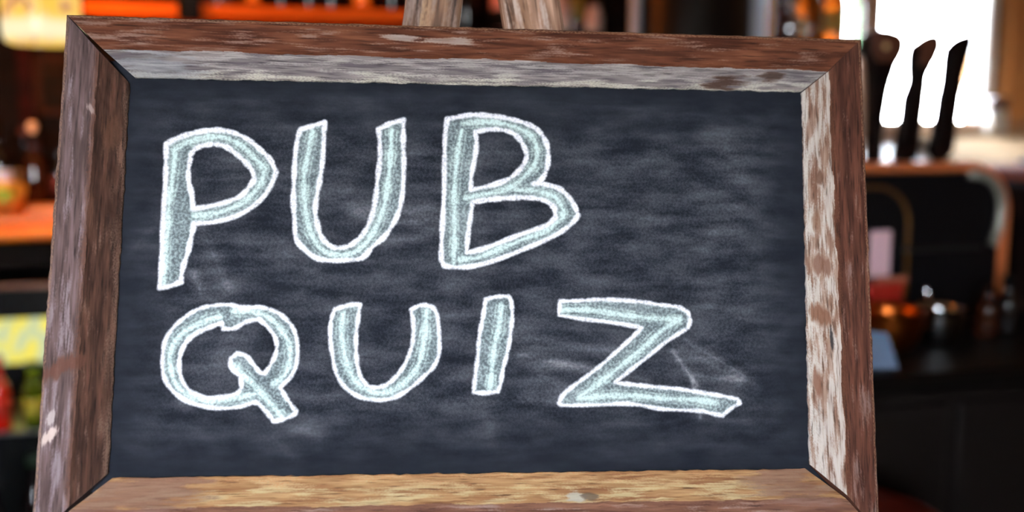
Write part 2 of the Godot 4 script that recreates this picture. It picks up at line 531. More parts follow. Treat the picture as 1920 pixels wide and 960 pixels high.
func slate_texture() -> Image:
	chalk.resize(TW * TH)
	mint.resize(TW * TH)
	var dust := PackedFloat32Array()
	dust.resize(TW * TH)
	var inner := PackedFloat32Array()
	inner.resize(TW * TH)
	for l in LETTERS:
		var loops := [curve(points(l[1]), true)]
		for h in l[2]:
			loops.append(curve(points(h), true))
		fill(inner, loops, 1.0)
		for p in loops:
			stroke(chalk, p, 4.9 if loops[0][0].y < 300 else 4.0, 2.1, 1.0, 0.3, true)
		for f in l[3]:
			var line := curve(points(f), false)
			stroke(mint, line, 5.4, 3.2, 1.0, 0.35)
			for side in [-1.0, 1.0]:
				var strand := []
				for i in line.size():
					var dir: Vector2 = line[mini(i + 1, line.size() - 1)] - line[maxi(i - 1, 0)]
					strand.append(line[i] + dir.orthogonal().normalized() * side * (9.5 + 1.5 * sin(i * 0.4)))
				stroke(mint, strand, 1.4, 2.2, 0.62, 0.9)
	# wiped chalk: beside the letters, and the long horizontal sweeps of the cloth
	for s in [[200, 360, 255, 470, 34, .16], [185, 440, 200, 480, 26, .2], [500, 315, 760, 300, 34, .15], [560, 335, 700, 322, 14, .16], [300, 250, 700, 330, 60, .07], [840, 600, 1010, 640, 26, .22], [820, 560, 1060, 600, 30, .15], [840, 690, 980, 680, 26, .12],
			[1130, 560, 1290, 650, 28, .15], [1150, 590, 1200, 660, 13, .3], [900, 610, 1100, 650, 16, .16], [880, 640, 1000, 700, 40, .1], [1180, 570, 1300, 640, 14, .2], [1190, 650, 1205, 725, 12, .28], [1200, 640, 1320, 655, 26, .13], [360, 730, 440, 760, 40, .16], [350, 770, 390, 800, 50, .1],
			[760, 690, 780, 760, 50, .1], [1270, 150, 1330, 260, 80, .1], [1230, 130, 1390, 170, 50, .08], [60, 400, 110, 340, 40, .1], [760, 60, 1200, 90, 50, .04], [200, 90, 600, 70, 40, .05], [600, 190, 820, 180, 30, .06], [560, 370, 760, 350, 26, .09],
			[700, 520, 860, 530, 40, .08], [440, 560, 520, 600, 40, .06], [960, 500, 1400, 520, 90, .05], [900, 300, 1350, 330, 90, .05], [200, 640, 300, 560, 50, .05]]:
		smear(dust, Vector2(s[0], s[1]), Vector2(s[2], s[3]), s[4], s[5])
	var fine := field(5, 0.35, TW, TH, 1, 1, 2)
	var streak := field(6, 0.035, TW, TH, 7, 1, 5)
	var cloud := field(7, 0.016, TW, TH, 2, 1, 4)
	var gritty := field(8, 0.13, TW, TH, 1, 1, 3)
	var data := PackedByteArray()
	data.resize(TW * TH * 3)
	for y in TH:
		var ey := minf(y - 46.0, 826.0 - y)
		for x in TW:
			var k := y * TW + x
			var f := fine[k] / 255.0
			var s := streak[k] / 255.0
			var c := cloud[k] / 255.0
			var g := gritty[k] / 255.0
			# streaky old dust in the slate, and a tone that darkens towards the edges
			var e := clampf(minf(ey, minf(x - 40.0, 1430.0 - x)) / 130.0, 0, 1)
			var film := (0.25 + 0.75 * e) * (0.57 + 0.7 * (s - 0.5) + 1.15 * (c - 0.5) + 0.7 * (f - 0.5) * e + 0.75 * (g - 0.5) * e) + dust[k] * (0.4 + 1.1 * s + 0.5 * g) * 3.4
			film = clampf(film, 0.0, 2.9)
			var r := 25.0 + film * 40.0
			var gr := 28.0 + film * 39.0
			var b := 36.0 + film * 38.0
			var i := inner[k]
			if i > 0.0:
				var w := 0.36 + 0.5 * clampf(g * 2.0 - 0.6, 0, 1) * (0.4 + 0.6 * s)
				r = lerpf(r, 176, w)
				gr = lerpf(gr, 196, w)
				b = lerpf(b, 196, w)
			var m := mint[k]
			if m > 0.0:
				m = clampf(m * (0.95 + 0.6 * (f - 0.5) + 0.9 * (g - 0.45)), 0, 1) * i
				r = lerpf(r, 198, m)
				gr = lerpf(gr, 218, m)
				b = lerpf(b, 215, m)
			var ch := chalk[k]
			if ch > 0.0:
				ch = clampf(ch * (0.7 + 0.75 * g + 0.4 * (f - 0.5)), 0, 1)
				r = lerpf(r, 229, ch)
				gr = lerpf(gr, 228, ch)
				b = lerpf(b, 235, ch)
			data[k * 3] = int(clampf(r, 0, 255))
			data[k * 3 + 1] = int(clampf(gr, 0, 255))
			data[k * 3 + 2] = int(clampf(b, 0, 255))
	return Image.create_from_data(TW, TH, false, Image.FORMAT_RGB8, data)

func board_uv(p: Vector2) -> Vector2:
	return Vector2((p.x + 0.37) / 0.74, (0.22 - p.y) / 0.44)

func bridged(outer: PackedVector2Array, holes: Array) -> PackedVector2Array:
	var out := outer
	if Geometry2D.is_polygon_clockwise(out):
		out.reverse()
	for h: PackedVector2Array in holes:
		if not Geometry2D.is_polygon_clockwise(h):
			h.reverse()
		var best := [1e9, 0, 0]
		for i in out.size():
			for j in h.size():
				var d := out[i].distance_to(h[j])
				if d < best[0]:
					best = [d, i, j]
		var joined := PackedVector2Array()
		for i in best[1] + 1:
			joined.append(out[i])
		for j in h.size() + 1:
			joined.append(h[(best[2] + j) % h.size()])
		for i in range(best[1], out.size()):
			joined.append(out[i])
		out = joined
	return out

func grown(ring: Array, by: float) -> PackedVector2Array:
	# a letter's outline on the board, in metres, widened by the chalk's half width
	var p := PackedVector2Array()
	for q: Vector2 in curve(ring, true):
		p.append(Vector2(q.x / 2000.0 - 0.37, 0.22 - q.y / 2000.0))
	var got := Geometry2D.offset_polygon(p, by, Geometry2D.JOIN_ROUND)
	return got[0] if got.size() else p

func rail_texture(w: int, seed_: int, face: Array, bevel: Array, marks: Array) -> ImageTexture:
	# face, bevel: dark wood, light wood, worn grey or paint, how much of it is worn
	var h := 192
	var fine := field(seed_, 0.2, w, h, 16, 1, 3)
	var broad := field(seed_ + 1, 0.05, w, h, 10, 1, 4)
	var worn := field(seed_ + 2, 0.05, w, h, 7, 1, 5)
	var speck := field(seed_ + 3, 0.3, w, h, 2, 1, 2)
	var data := PackedByteArray()
	data.resize(w * h * 3)
	for y in h:
		var v := float(y) / h
		for x in w:
			var k := y * w + x
			var u := float(x) / w
			var f := fine[k] / 255.0
			var b := broad[k] / 255.0
			var o := worn[k] / 255.0
			var s := speck[k] / 255.0
			var on_bevel := v + (b - 0.5) * 0.04 > 0.625
			var z: Array = bevel if on_bevel else face
			var c: Color = z[0].lerp(z[1], clampf((f * 0.4 + b * 0.85 - 0.32) * 1.5, 0, 1))
			var much: float = z[3] + z[4] * (u - 0.5)
			var p := clampf((o - (1.0 - much)) * 3.4 + (s - 0.5) * 0.9 + (f - 0.5) * 1.1, 0, 1) * (0.5 + 0.5 * f)
			c = c.lerp(z[2], p)
			if on_bevel:
				var q := clampf((v - 0.84 + (o - 0.5) * 0.25) * 9.0, 0, 1) * clampf(s * 2.0 - 0.3, 0, 1)
				c = c.lerp(z[5], q * 0.75)
			elif v > 0.56:
				c = c.lerp(z[5], clampf((v - 0.56) * 14.0 + (s - 0.5) * 1.2, 0, 1) * 0.6)
			if v > 0.262 and v < 0.315:  # tan highlight painted along the rail's outer edge
				c = c.lerp(rgb(158, 124, 98), clampf(s * 1.4 - 0.3, 0, 0.7))
			if f < 0.3:
				c = c.darkened(clampf((0.3 - f) * 1.8, 0, 0.35))
			for m in marks:
				var d := Vector2((u - m[0]) / m[2], (v - m[1]) / m[3]).rotated(m[4])
				var q := clampf((1.0 - d.length() + (o - 0.5) * 1.5 + (f - 0.5) * 0.5) * 2.4 + (s - 0.5) * 0.8, 0, 1) if d.length() < 2.0 else 0.0
				if q > 0:
					c = c.lerp(m[5], q * m[6])
			data[k * 3] = int(clampf(c.r, 0, 1) * 255)
			data[k * 3 + 1] = int(clampf(c.g, 0, 1) * 255)
			data[k * 3 + 2] = int(clampf(c.b, 0, 1) * 255)
	return ImageTexture.create_from_image(Image.create_from_data(w, h, false, Image.FORMAT_RGB8, data))

func rgb(r: int, g: int, b: int) -> Color:
	return Color(r / 255.0, g / 255.0, b / 255.0)

func rail(o: Array, g: Array, n: Array, gap: Array, flip: bool, seed_: int) -> ArrayMesh:
	# o, g, n: the outer, ridge and inner corner at the rail's two ends (Vector2 on the board); gap: how far each mitre has opened at its inner end
	var stations := [[0.0, -0.014, 0.0], [0.0, 0.013, 0.27], [0.06, 0.0165, 0.295], [0.18, 0.018, 0.34], [0.45, 0.0183, 0.43], [0.75, 0.0181, 0.53], [0.93, 0.0182, 0.6], [1.0, 0.0172, 0.63],
		[1.12, 0.0152, 0.68], [1.35, 0.0118, 0.75], [1.6, 0.0082, 0.83], [1.85, 0.0046, 0.9], [1.97, 0.003, 0.95], [2.0, 0.0018, 0.97], [2.0, -0.014, 1.0]]
	var noise := FastNoiseLite.new()
	noise.seed = seed_
	noise.frequency = 1.0
	var count := 110
	var rows := []
	var along: Vector2 = (o[1] - o[0]).normalized()
	for i in count + 1:
		var t := float(i) / count
		var row := []
		for s in stations:
			var f: float = s[0]
			var ends := []
			for e in 2:
				var p: Vector2 = o[e].lerp(g[e], f) if f <= 1.0 else g[e].lerp(n[e], f - 1.0)
				ends.append(p + along * (1.0 - 2.0 * e) * gap[e] * f * 0.5)
			var p: Vector2 = ends[0].lerp(ends[1], t)
			var lx := p.dot(along)
			var across: Vector2 = (n[0].lerp(n[1], t) - o[0].lerp(o[1], t)).normalized()
			var rough: float = noise.get_noise_2d(lx * 60.0, s[2] * 12.0) * 0.0011 + noise.get_noise_2d(lx * 220.0, s[2] * 30.0) * 0.0005
			if s[2] > 0.94 or (s[2] > 0.58 and s[2] < 0.7) or (s[2] < 0.31 and s[2] > 0.2):
				p += across * rough * 1.5
			row.append(Vector3(p.x, p.y, s[1] + (rough if s[2] > 0.2 and s[2] < 0.99 else 0.0)))
		rows.append(row)
	var st := begin(true)
	for i in count:
		for k in stations.size():
			var j := (k + 1) % stations.size()
			var v0: float = stations[k][2]
			var v1: float = stations[j][2] if j > 0 else 0.0
			var u0 := float(i) / count
			var u1 := float(i + 1) / count
			st.set_smooth_group(1 if k >= 2 and k < 6 else 2 if k >= 8 and k < 12 else 3 + k)
			if flip:
				quad(st, rows[i][k], rows[i + 1][k], rows[i + 1][j], rows[i][j], Vector2(u0, v0), Vector2(u1, v0), Vector2(u1, v1), Vector2(u0, v1))
			else:
				quad(st, rows[i][k], rows[i][j], rows[i + 1][j], rows[i + 1][k], Vector2(u0, v0), Vector2(u0, v1), Vector2(u1, v1), Vector2(u1, v0))
	st.set_smooth_group(-1)
	for e in 2:
		var r: Array = rows[count * e]
		var out := Vector3(along.x, along.y, 0) * (2.0 * e - 1.0)
		var c: Vector3 = (r[0] + r[6] + r[14]) / 3.0
		for k in r.size():
			var a: Vector3 = r[k]
			var b: Vector3 = r[(k + 1) % r.size()]
			if (a - c).cross(b - c).dot(out) > 0:
				tri(st, c, a, b, Vector2(e, 0.05), Vector2(e, 0.05), Vector2(e, 0.05))
			else:
				tri(st, c, b, a, Vector2(e, 0.05), Vector2(e, 0.05), Vector2(e, 0.05))
	return done(st)

func make_board() -> void:
	var root := Node3D.new()
	root.name = numbered("chalkboard")
	add_child(root)
	var foot := Vector3(0, -0.2635, 0)
	root.transform = BOARD * Transform3D(Basis(), foot)
	tag(root, "dark chalkboard lettered PUB QUIZ in a worn brown wooden frame, leaning on the easel", "chalkboard")
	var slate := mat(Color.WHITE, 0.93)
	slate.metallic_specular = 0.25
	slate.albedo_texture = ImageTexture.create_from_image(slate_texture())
	var edge := PackedVector2Array([Vector2(-0.37, -0.213), Vector2(0.37, -0.213), Vector2(0.37, 0.215), Vector2(-0.37, 0.215)])
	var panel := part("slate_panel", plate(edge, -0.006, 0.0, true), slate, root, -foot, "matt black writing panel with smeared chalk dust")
	for l in LETTERS:
		var holes := []
		for h in l[2]:
			holes.append(grown(points(h), -0.0026))
		var shape := bridged(grown(points(l[1]), 0.0026), holes)
		part("chalk_letter", plate(shape, -0.0005, 0.0002, true), slate, panel, Vector3.ZERO, "hand-chalked outlined %s, white edges and pale green middle" % [("letter " + l[0])])
	var I := [Vector2(-0.3481, 0.1976), Vector2(0.3508, 0.2012), Vector2(0.3446, -0.1943), Vector2(-0.3485, -0.1993)]
	var G := [Vector2(-0.3743, 0.2221), Vector2(0.3739, 0.2194), Vector2(0.3764, -0.2213), Vector2(-0.3782, -0.2267)]
	var O := [Vector2(-0.4092, 0.2572), Vector2(0.4132, 0.257), Vector2(0.4099, -0.2606), Vector2(-0.4122, -0.2635)]
	var kinds := [
		["top rail, reddish brown with a grey worn inner slope", 0, 1, [0.005, 0.0008], false, 1480,
			[rgb(72, 36, 24), rgb(122, 74, 52), rgb(140, 114, 104), 0.38, -0.16, rgb(96, 50, 30)], [rgb(96, 88, 92), rgb(146, 136, 134), rgb(168, 160, 156), 0.55, 0.1, rgb(206, 200, 180)],
			[[0.87, 0.85, 0.03, 0.12, 0.2, rgb(70, 48, 40), 0.9], [0.93, 0.72, 0.02, 0.08, 0.0, rgb(66, 46, 38), 0.8], [0.4, 0.42, 0.03, 0.04, 0.0, rgb(175, 165, 160), 0.7], [0.46, 0.43, 0.03, 0.03, 0.0, rgb(170, 158, 150), 0.6], [0.05, 0.82, 0.06, 0.17, 0.0, rgb(134, 136, 142), 0.6]]],
		["right rail, dark red-brown with flaking whitish paint on its inner slope", 1, 2, [0.0008, 0.0045], false, 960,
			[rgb(66, 36, 28), rgb(104, 64, 50), rgb(128, 106, 100), 0.34, 0.3, rgb(112, 72, 52)], [rgb(116, 84, 68), rgb(166, 142, 128), rgb(190, 182, 176), 0.72, 0.1, rgb(196, 190, 182)],
			[[0.25, 0.78, 0.02, 0.08, 0.3, rgb(100, 70, 55), 0.8], [0.6, 0.8, 0.03, 0.1, 0.3, rgb(112, 72, 52), 0.8], [0.66, 0.72, 0.035, 0.02, 0.5, rgb(48, 44, 46), 0.9], [0.78, 0.85, 0.04, 0.06, 0.0, rgb(118, 78, 60), 0.8], [0.47, 0.8, 0.03, 0.12, 0.0, rgb(110, 74, 58), 0.75], [0.36, 0.82, 0.04, 0.04, 0.3, rgb(120, 86, 66), 0.7]]],
		["bottom rail, tan and ochre with pale worn patches", 3, 2, [0.004, 0.0045], true, 1480,
			[rgb(84, 52, 42), rgb(132, 92, 72), rgb(150, 130, 124), 0.42, 0.0, rgb(120, 84, 66)], [rgb(132, 90, 60), rgb(178, 140, 98), rgb(190, 172, 132), 0.55, 0.0, rgb(180, 124, 82)],
			[[0.06, 0.8, 0.09, 0.4, 0.0, rgb(118, 86, 76), 0.7], [0.95, 0.8, 0.06, 0.4, 0.0, rgb(122, 90, 78), 0.7], [0.64, 0.7, 0.012, 0.06, 0.0, rgb(176, 172, 164), 0.8], [0.66, 0.7, 0.01, 0.06, 0.0, rgb(96, 82, 70), 0.8]]],
		["left rail, weathered grey-brown with a red-brown inner slope darkened by painted shade", 0, 3, [0.006, 0.0045], true, 960,
			[rgb(72, 56, 54), rgb(114, 94, 94), rgb(136, 122, 128), 0.42, 0.3, rgb(112, 70, 52)], [rgb(46, 28, 22), rgb(90, 60, 48), rgb(112, 90, 80), 0.24, 0.15, rgb(104, 82, 70)],  # inner slope coloured dark, as shade on the side turned from the light
			[[0.69, 0.45, 0.02, 0.3, 0.0, rgb(92, 58, 46), 0.8], [0.78, 0.4, 0.012, 0.035, 0.0, rgb(178, 164, 162), 0.8], [0.815, 0.4, 0.012, 0.09, 0.0, rgb(196, 176, 168), 0.9], [0.14, 0.58, 0.01, 0.05, 0.0, rgb(160, 142, 138), 0.8], [0.15, 0.8, 0.05, 0.09, 0.2, rgb(90, 60, 46), 0.7], [0.2, 0.9, 0.03, 0.04, 0.6, rgb(140, 106, 90), 0.6]]],
	]
	for i in 4:
		var k: Array = kinds[i]
		var a: int = k[1]
		var b: int = k[2]
		var m := mat(Color.WHITE, 0.82)
		m.metallic_specular = 0.3
		m.albedo_texture = rail_texture(k[5], 40 + i * 11, k[6], k[7], k[8])
		var f := field(90 + i, 0.16, k[5] / 2, 96, 7, 1, 4)
		m.heightmap_enabled = true
		m.heightmap_texture = ImageTexture.create_from_image(Image.create_from_data(k[5] / 2, 96, false, Image.FORMAT_L8, f))
		m.heightmap_scale = 0.05
		part("frame_rail", rail([O[a], O[b]], [G[a], G[b]], [I[a], I[b]], k[3], k[4], 70 + i), m, root, -foot, k[0])

# ---------------------------------------------------------------- easel
func make_easel() -> void:
	var root := Node3D.new()
	root.name = numbered("easel")
	add_child(root)
	var at := BOARD * Vector3(0.05, -1.347, -0.03)
	root.position = Vector3(at.x, 0, at.z)
	tag(root, "rough wooden A-frame easel standing on the floor behind the chalkboard", "easel")
	var inv := root.transform.affine_inverse() * BOARD
	var across := (inv.basis * Vector3.RIGHT).normalized()
	var pale := StandardMaterial3D.new()
	pale.roughness = 0.85
	pale.albedo_texture = rail_texture(1024, 301, [rgb(104, 72, 54), rgb(206, 166, 142), rgb(196, 178, 170), 0.36, 0.0, rgb(150, 110, 80)], [rgb(104, 72, 54), rgb(206, 166, 142), rgb(196, 178, 170), 0.36, 0.0, rgb(150, 110, 80)], [])
	var brown := StandardMaterial3D.new()
	brown.roughness = 0.85
	brown.albedo_texture = rail_texture(1024, 331, [rgb(64, 46, 38), rgb(168, 128, 100), rgb(150, 130, 122), 0.5, 0.0, rgb(190, 150, 110)], [rgb(64, 46, 38), rgb(168, 128, 100), rgb(150, 130, 122), 0.5, 0.0, rgb(190, 150, 110)], [])
	var low := -1.315
	part("leg", beam(inv * Vector3(-0.0454 + 0.095 * (low - 0.276), low, -0.032), inv * Vector3(-0.028, 0.46, -0.032), across, 0.061, 0.024), brown, root, Vector3.ZERO, "darker brown front leg with a pale edge")
	part("leg", beam(inv * Vector3(0.0657 - 0.165 * (low - 0.276), low, -0.032), inv * Vector3(0.035, 0.46, -0.032), across, 0.064, 0.024), pale, root, Vector3.ZERO, "pale pinkish front leg")
	var back := root.transform.affine_inverse() * Vector3(-0.26, 0.0, -1.6)
	part("rear_leg", beam(back, inv * Vector3(-0.035, 0.45, -0.062), across, 0.044, 0.022), brown, root)
	part("ledge", beam(inv * Vector3(-0.36, -0.281, 0.008), inv * Vector3(0.4, -0.281, 0.008), inv.basis.z.normalized(), 0.06, 0.03), brown, root)
	part("crosspiece", beam(inv * Vector3(-0.2, -0.7, -0.055), inv * Vector3(0.31, -0.7, -0.055), inv.basis.y.normalized(), 0.05, 0.02), brown, root)
	part("hinge", beam(inv * Vector3(-0.05, 0.42, -0.049), inv * Vector3(0.06, 0.42, -0.049), inv.basis.y.normalized(), 0.035, 0.006), M.steel, root)

# ---------------------------------------------------------------- room
func wall_with_hole(lo: Vector3, hi: Vector3, a: Vector3, b: Vector3, axis: int) -> ArrayMesh:
	# a wall from lo to hi with an opening from a to b, along u (axis 0)
	var st := begin()
	add_box(st, lo, Vector3(a.x, hi.y, hi.z))
	add_box(st, Vector3(b.x, lo.y, lo.z), hi)
	add_box(st, Vector3(a.x, lo.y, lo.z), Vector3(b.x, a.y, hi.z))
	add_box(st, Vector3(a.x, b.y, lo.z), Vector3(b.x, hi.y, hi.z))
	return done(st)

func make_room() -> void:
	struct("floor", box(Vector3(-2.6, -0.12, -0.6), Vector3(4.4, 0, 4.8), 0.0), grain_mat(Color(0.16, 0.09, 0.05), Color(0.3, 0.18, 0.1), 11, 0.5), "dark wooden pub floor under the easel and bar", "floor")
	struct("ceiling", box(Vector3(-2.6, 2.75, -0.6), Vector3(4.4, 2.9, 4.8), 0.0), mat(Color(0.55, 0.45, 0.35), 0.9), "cream ceiling above the bar", "ceiling")
	struct("wall_back", wall_with_hole(Vector3(-2.6, 0, -0.6), Vector3(4.4, 2.75, -0.45), Vector3(2.36, 1.41, 0), Vector3(3.14, 2.4, 0), 0), M.tan_wall, "tan plaster wall around the bright window behind the bar", "wall")
	struct("wall_left", box(Vector3(-2.6, 0, -0.45), Vector3(-2.4, 2.75, 4.6), 0.0), mat(Color(0.4, 0.26, 0.15), 0.9), "brown side wall beyond the bottle cooler", "wall")
	struct("wall_right", box(Vector3(4.2, 0, -0.45), Vector3(4.4, 2.75, 4.6), 0.0), mat(Color(0.45, 0.32, 0.2), 0.9), "tan side wall beyond the bar", "wall")
	struct("wall_front", wall_with_hole(Vector3(-2.6, 0, 4.6), Vector3(4.4, 2.75, 4.8), Vector3(-1.2, 1.2, 0), Vector3(-0.2, 2.0, 0), 0), mat(Color(0.6, 0.52, 0.42), 0.9), "cream wall with a wide window facing the chalkboard", "wall")

	# the bright window behind the bar: two lights between stiles and a mullion, a bottom rail and a sloping white sill
	var root := thing("window_1", "bright white window with a sloping sill behind the beer pump handles", "window", Vector3(2.75, 1.41, -0.45))
	root.set_meta("kind", "structure")
	var fr := mat(rgb(176, 150, 132), 0.7)
	var white := mat(rgb(246, 246, 244), 0.6)
	part("window_mullion", box(Vector3(-0.265, 0.08, -0.05), Vector3(-0.16, 0.99, 0.03), 0.008), fr, root)
	part("window_stile", box(Vector3(-0.39, 0.0, -0.05), Vector3(-0.36, 0.99, 0.03), 0.006), fr, root)
	part("window_stile", box(Vector3(0.33, 0.08, -0.05), Vector3(0.39, 0.99, 0.035), 0.01), white, root, Vector3.ZERO, "white painted right-hand stile")
	part("window_rail", box(Vector3(-0.39, 0.0, -0.05), Vector3(0.39, 0.08, 0.02), 0.008), fr, root, Vector3.ZERO, "tan bottom rail")
	part("window_rail", box(Vector3(-0.36, 0.93, -0.05), Vector3(0.33, 0.99, 0.03), 0.008), fr, root)
	part("window_catch", box(Vector3(0.3, 0.13, 0.03), Vector3(0.345, 0.175, 0.06), 0.008), M.black, root)
	var pane := mat(Color(1, 1, 1, 0.06), 0.02)
	pane.transparency = BaseMaterial3D.TRANSPARENCY_ALPHA
	part("pane", box(Vector3(-0.36, 0.08, -0.012), Vector3(-0.265, 0.93, -0.008), 0.0), pane, root)
	part("pane", box(Vector3(-0.16, 0.08, -0.012), Vector3(0.33, 0.93, -0.008), 0.0), pane, root)
	var st := begin()
	var l := -0.5
	var prof := [Vector2(0.0, 0.0), Vector2(0.2, -0.088), Vector2(0.2, -0.105), Vector2(0.0, -0.105)]
	for i in 4:
		var p: Vector2 = prof[i]
		var q: Vector2 = prof[(i + 1) % 4]
		var xr0 := 0.36 - p.x * 1.0
		var xr1 := 0.36 - q.x * 1.0
		quad(st, Vector3(l, p.y, p.x), Vector3(l, q.y, q.x), Vector3(xr1, q.y, q.x), Vector3(xr0, p.y, p.x))
	quad(st, Vector3(0.36, 0, 0), Vector3(0.16, -0.088, 0.2), Vector3(0.16, -0.105, 0.2), Vector3(0.36, -0.105, 0))
	quad(st, Vector3(l, 0, 0), Vector3(l, -0.105, 0), Vector3(l, -0.105, 0.2), Vector3(l, -0.088, 0.2))
	part("window_sill", done(st), white, root, Vector3(0, 0.0, 0.002), "sloping white sill")

	# the wide front window behind the camera, which lights the board
	var fw := thing("window_2", "wide cream-framed window in the wall facing the chalkboard", "window", Vector3(-0.7, 1.2, 4.7))
	fw.set_meta("kind", "structure")
	for x in [-0.475, 0.0, 0.475]:
		part("window_mullion", box(Vector3(x - 0.025, 0, -0.03), Vector3(x + 0.025, 0.8, 0.03), 0.004), white, fw)
	for y in [0.025, 0.775]:
		part("window_rail", box(Vector3(-0.5, y - 0.025, -0.03), Vector3(0.5, y + 0.025, 0.03), 0.004), white, fw)
	for x in [-0.2375, 0.2375]:
		part("pane", box(Vector3(x - 0.21, 0.05, -0.003), Vector3(x + 0.21, 0.75, 0.003), 0.0), pane, fw)
	var day := AreaLight3D.new()
	day.name = "window_daylight"
	day.area_size = Vector2(0.9, 0.7)
	day.area_normalize_energy = true
	day.light_energy = DAYLIGHT
	day.light_color = Color(0.93, 0.97, 1.0)
	day.area_range = 20.0
	day.shadow_enabled = true
	add_child(day)
	day.transform = ROOM * Transform3D(Basis(), Vector3(-0.7, 1.6, 4.58))

	# curtain beside the window
	var ct := begin(true)
	var n := 60
	for i in n:
		var row := []
		for e in 2:
			var t := float(i + e) / n
			row.append(Vector3(t * 0.55, 0, 0.018 * sin(t * 42.0) + 0.007 * sin(t * 19.0)))
		for k in 2:
			var dz := Vector3(0, 0, 0.004 * k)
			var a: Vector3 = row[0] + dz
			var b: Vector3 = row[1] + dz
			var up := Vector3(0, 0.95, 0)
			if k == 1:
				quad(ct, a, b, b + up, a + up)
			else:
				quad(ct, b, a, a + up, b + up)
	var c := thing("curtain", "brown folded curtain hanging to the right of the bright window", "curtain", Vector3(3.17, 1.5, -0.41))
	part("cloth", done(ct), M.curtain, c)
	part("curtain_rod", tube([Vector3(-0.05, 0.96, 0), Vector3(0.62, 0.96, 0)], 0.012), M.brass, c)

# ---------------------------------------------------------------- bottles and glasses
func bottle_mesh(h: float, r: float, neck: float) -> ArrayMesh:
	return lathe([Vector2(0, 0.004), Vector2(r * 0.7, 0), Vector2(r * 0.95, 0.003), Vector2(r, 0.012), Vector2(r, h * 0.55), Vector2(r * 0.93, h * 0.62), Vector2(r * 0.6, h * 0.7), Vector2(neck * 1.1, h * 0.76), Vector2(neck, h * 0.82), Vector2(neck, h * 0.96),
		Vector2(neck * 1.2, h * 0.965), Vector2(neck * 1.2, h * 0.99), Vector2(neck * 0.8, h), Vector2(0, h)], 32)

func band(r: float, y0: float, y1: float) -> ArrayMesh:
	return lathe([Vector2(r, y0), Vector2(r + 0.0008, y0), Vector2(r + 0.0008, y1), Vector2(r, y1)], 32)

func bottle(label: String, at: Vector3, h: float, r: float, neck: float, m: Material, paper: Material, cap: Material, group: String) -> Node3D:
	var o := thing("bottle", label, "bottle", at, rng.randf() * TAU, group)
	part("body", bottle_mesh(h, r, neck), m, o)
	if paper:
		part("paper_label", band(r, h * 0.2, h * 0.48), paper, o)
	part("cap", lathe([Vector2(neck * 1.25, h * 0.93), Vector2(neck * 1.3, h * 0.935), Vector2(neck * 1.3, h + 0.003), Vector2(neck * 1.1, h + 0.006), Vector2(0, h + 0.006)], 24), cap, o)
	return o

func tumbler(h: float, r: float) -> ArrayMesh:
	return lathe([Vector2(0, 0), Vector2(r * 0.8, 0), Vector2(r * 0.86, 0.004), Vector2(r, h), Vector2(r - 0.003, h), Vector2(r * 0.8, 0.012), Vector2(0, 0.012)], 32)

func bowl_mesh(r: float, h: float, t := 0.003) -> ArrayMesh:
	var prof := [Vector2(0, 0), Vector2(r * 0.45, 0)]
	for i in 9:
		var a := PI / 2 * i / 8.0
		prof.append(Vector2(r * (0.45 + 0.55 * sin(a)), h * (1 - cos(a))))
	prof.append(Vector2(r + 0.004, h + 0.002))
	prof.append(Vector2(r + 0.004, h + 0.006))
	for i in 9:
		var a := PI / 2 * (8 - i) / 8.0
		prof.append(Vector2((r - t) * (0.45 + 0.55 * sin(a)), t + (h - t) * (1 - cos(a))))
	prof.append(Vector2(0, t))
	return lathe(prof, 40)

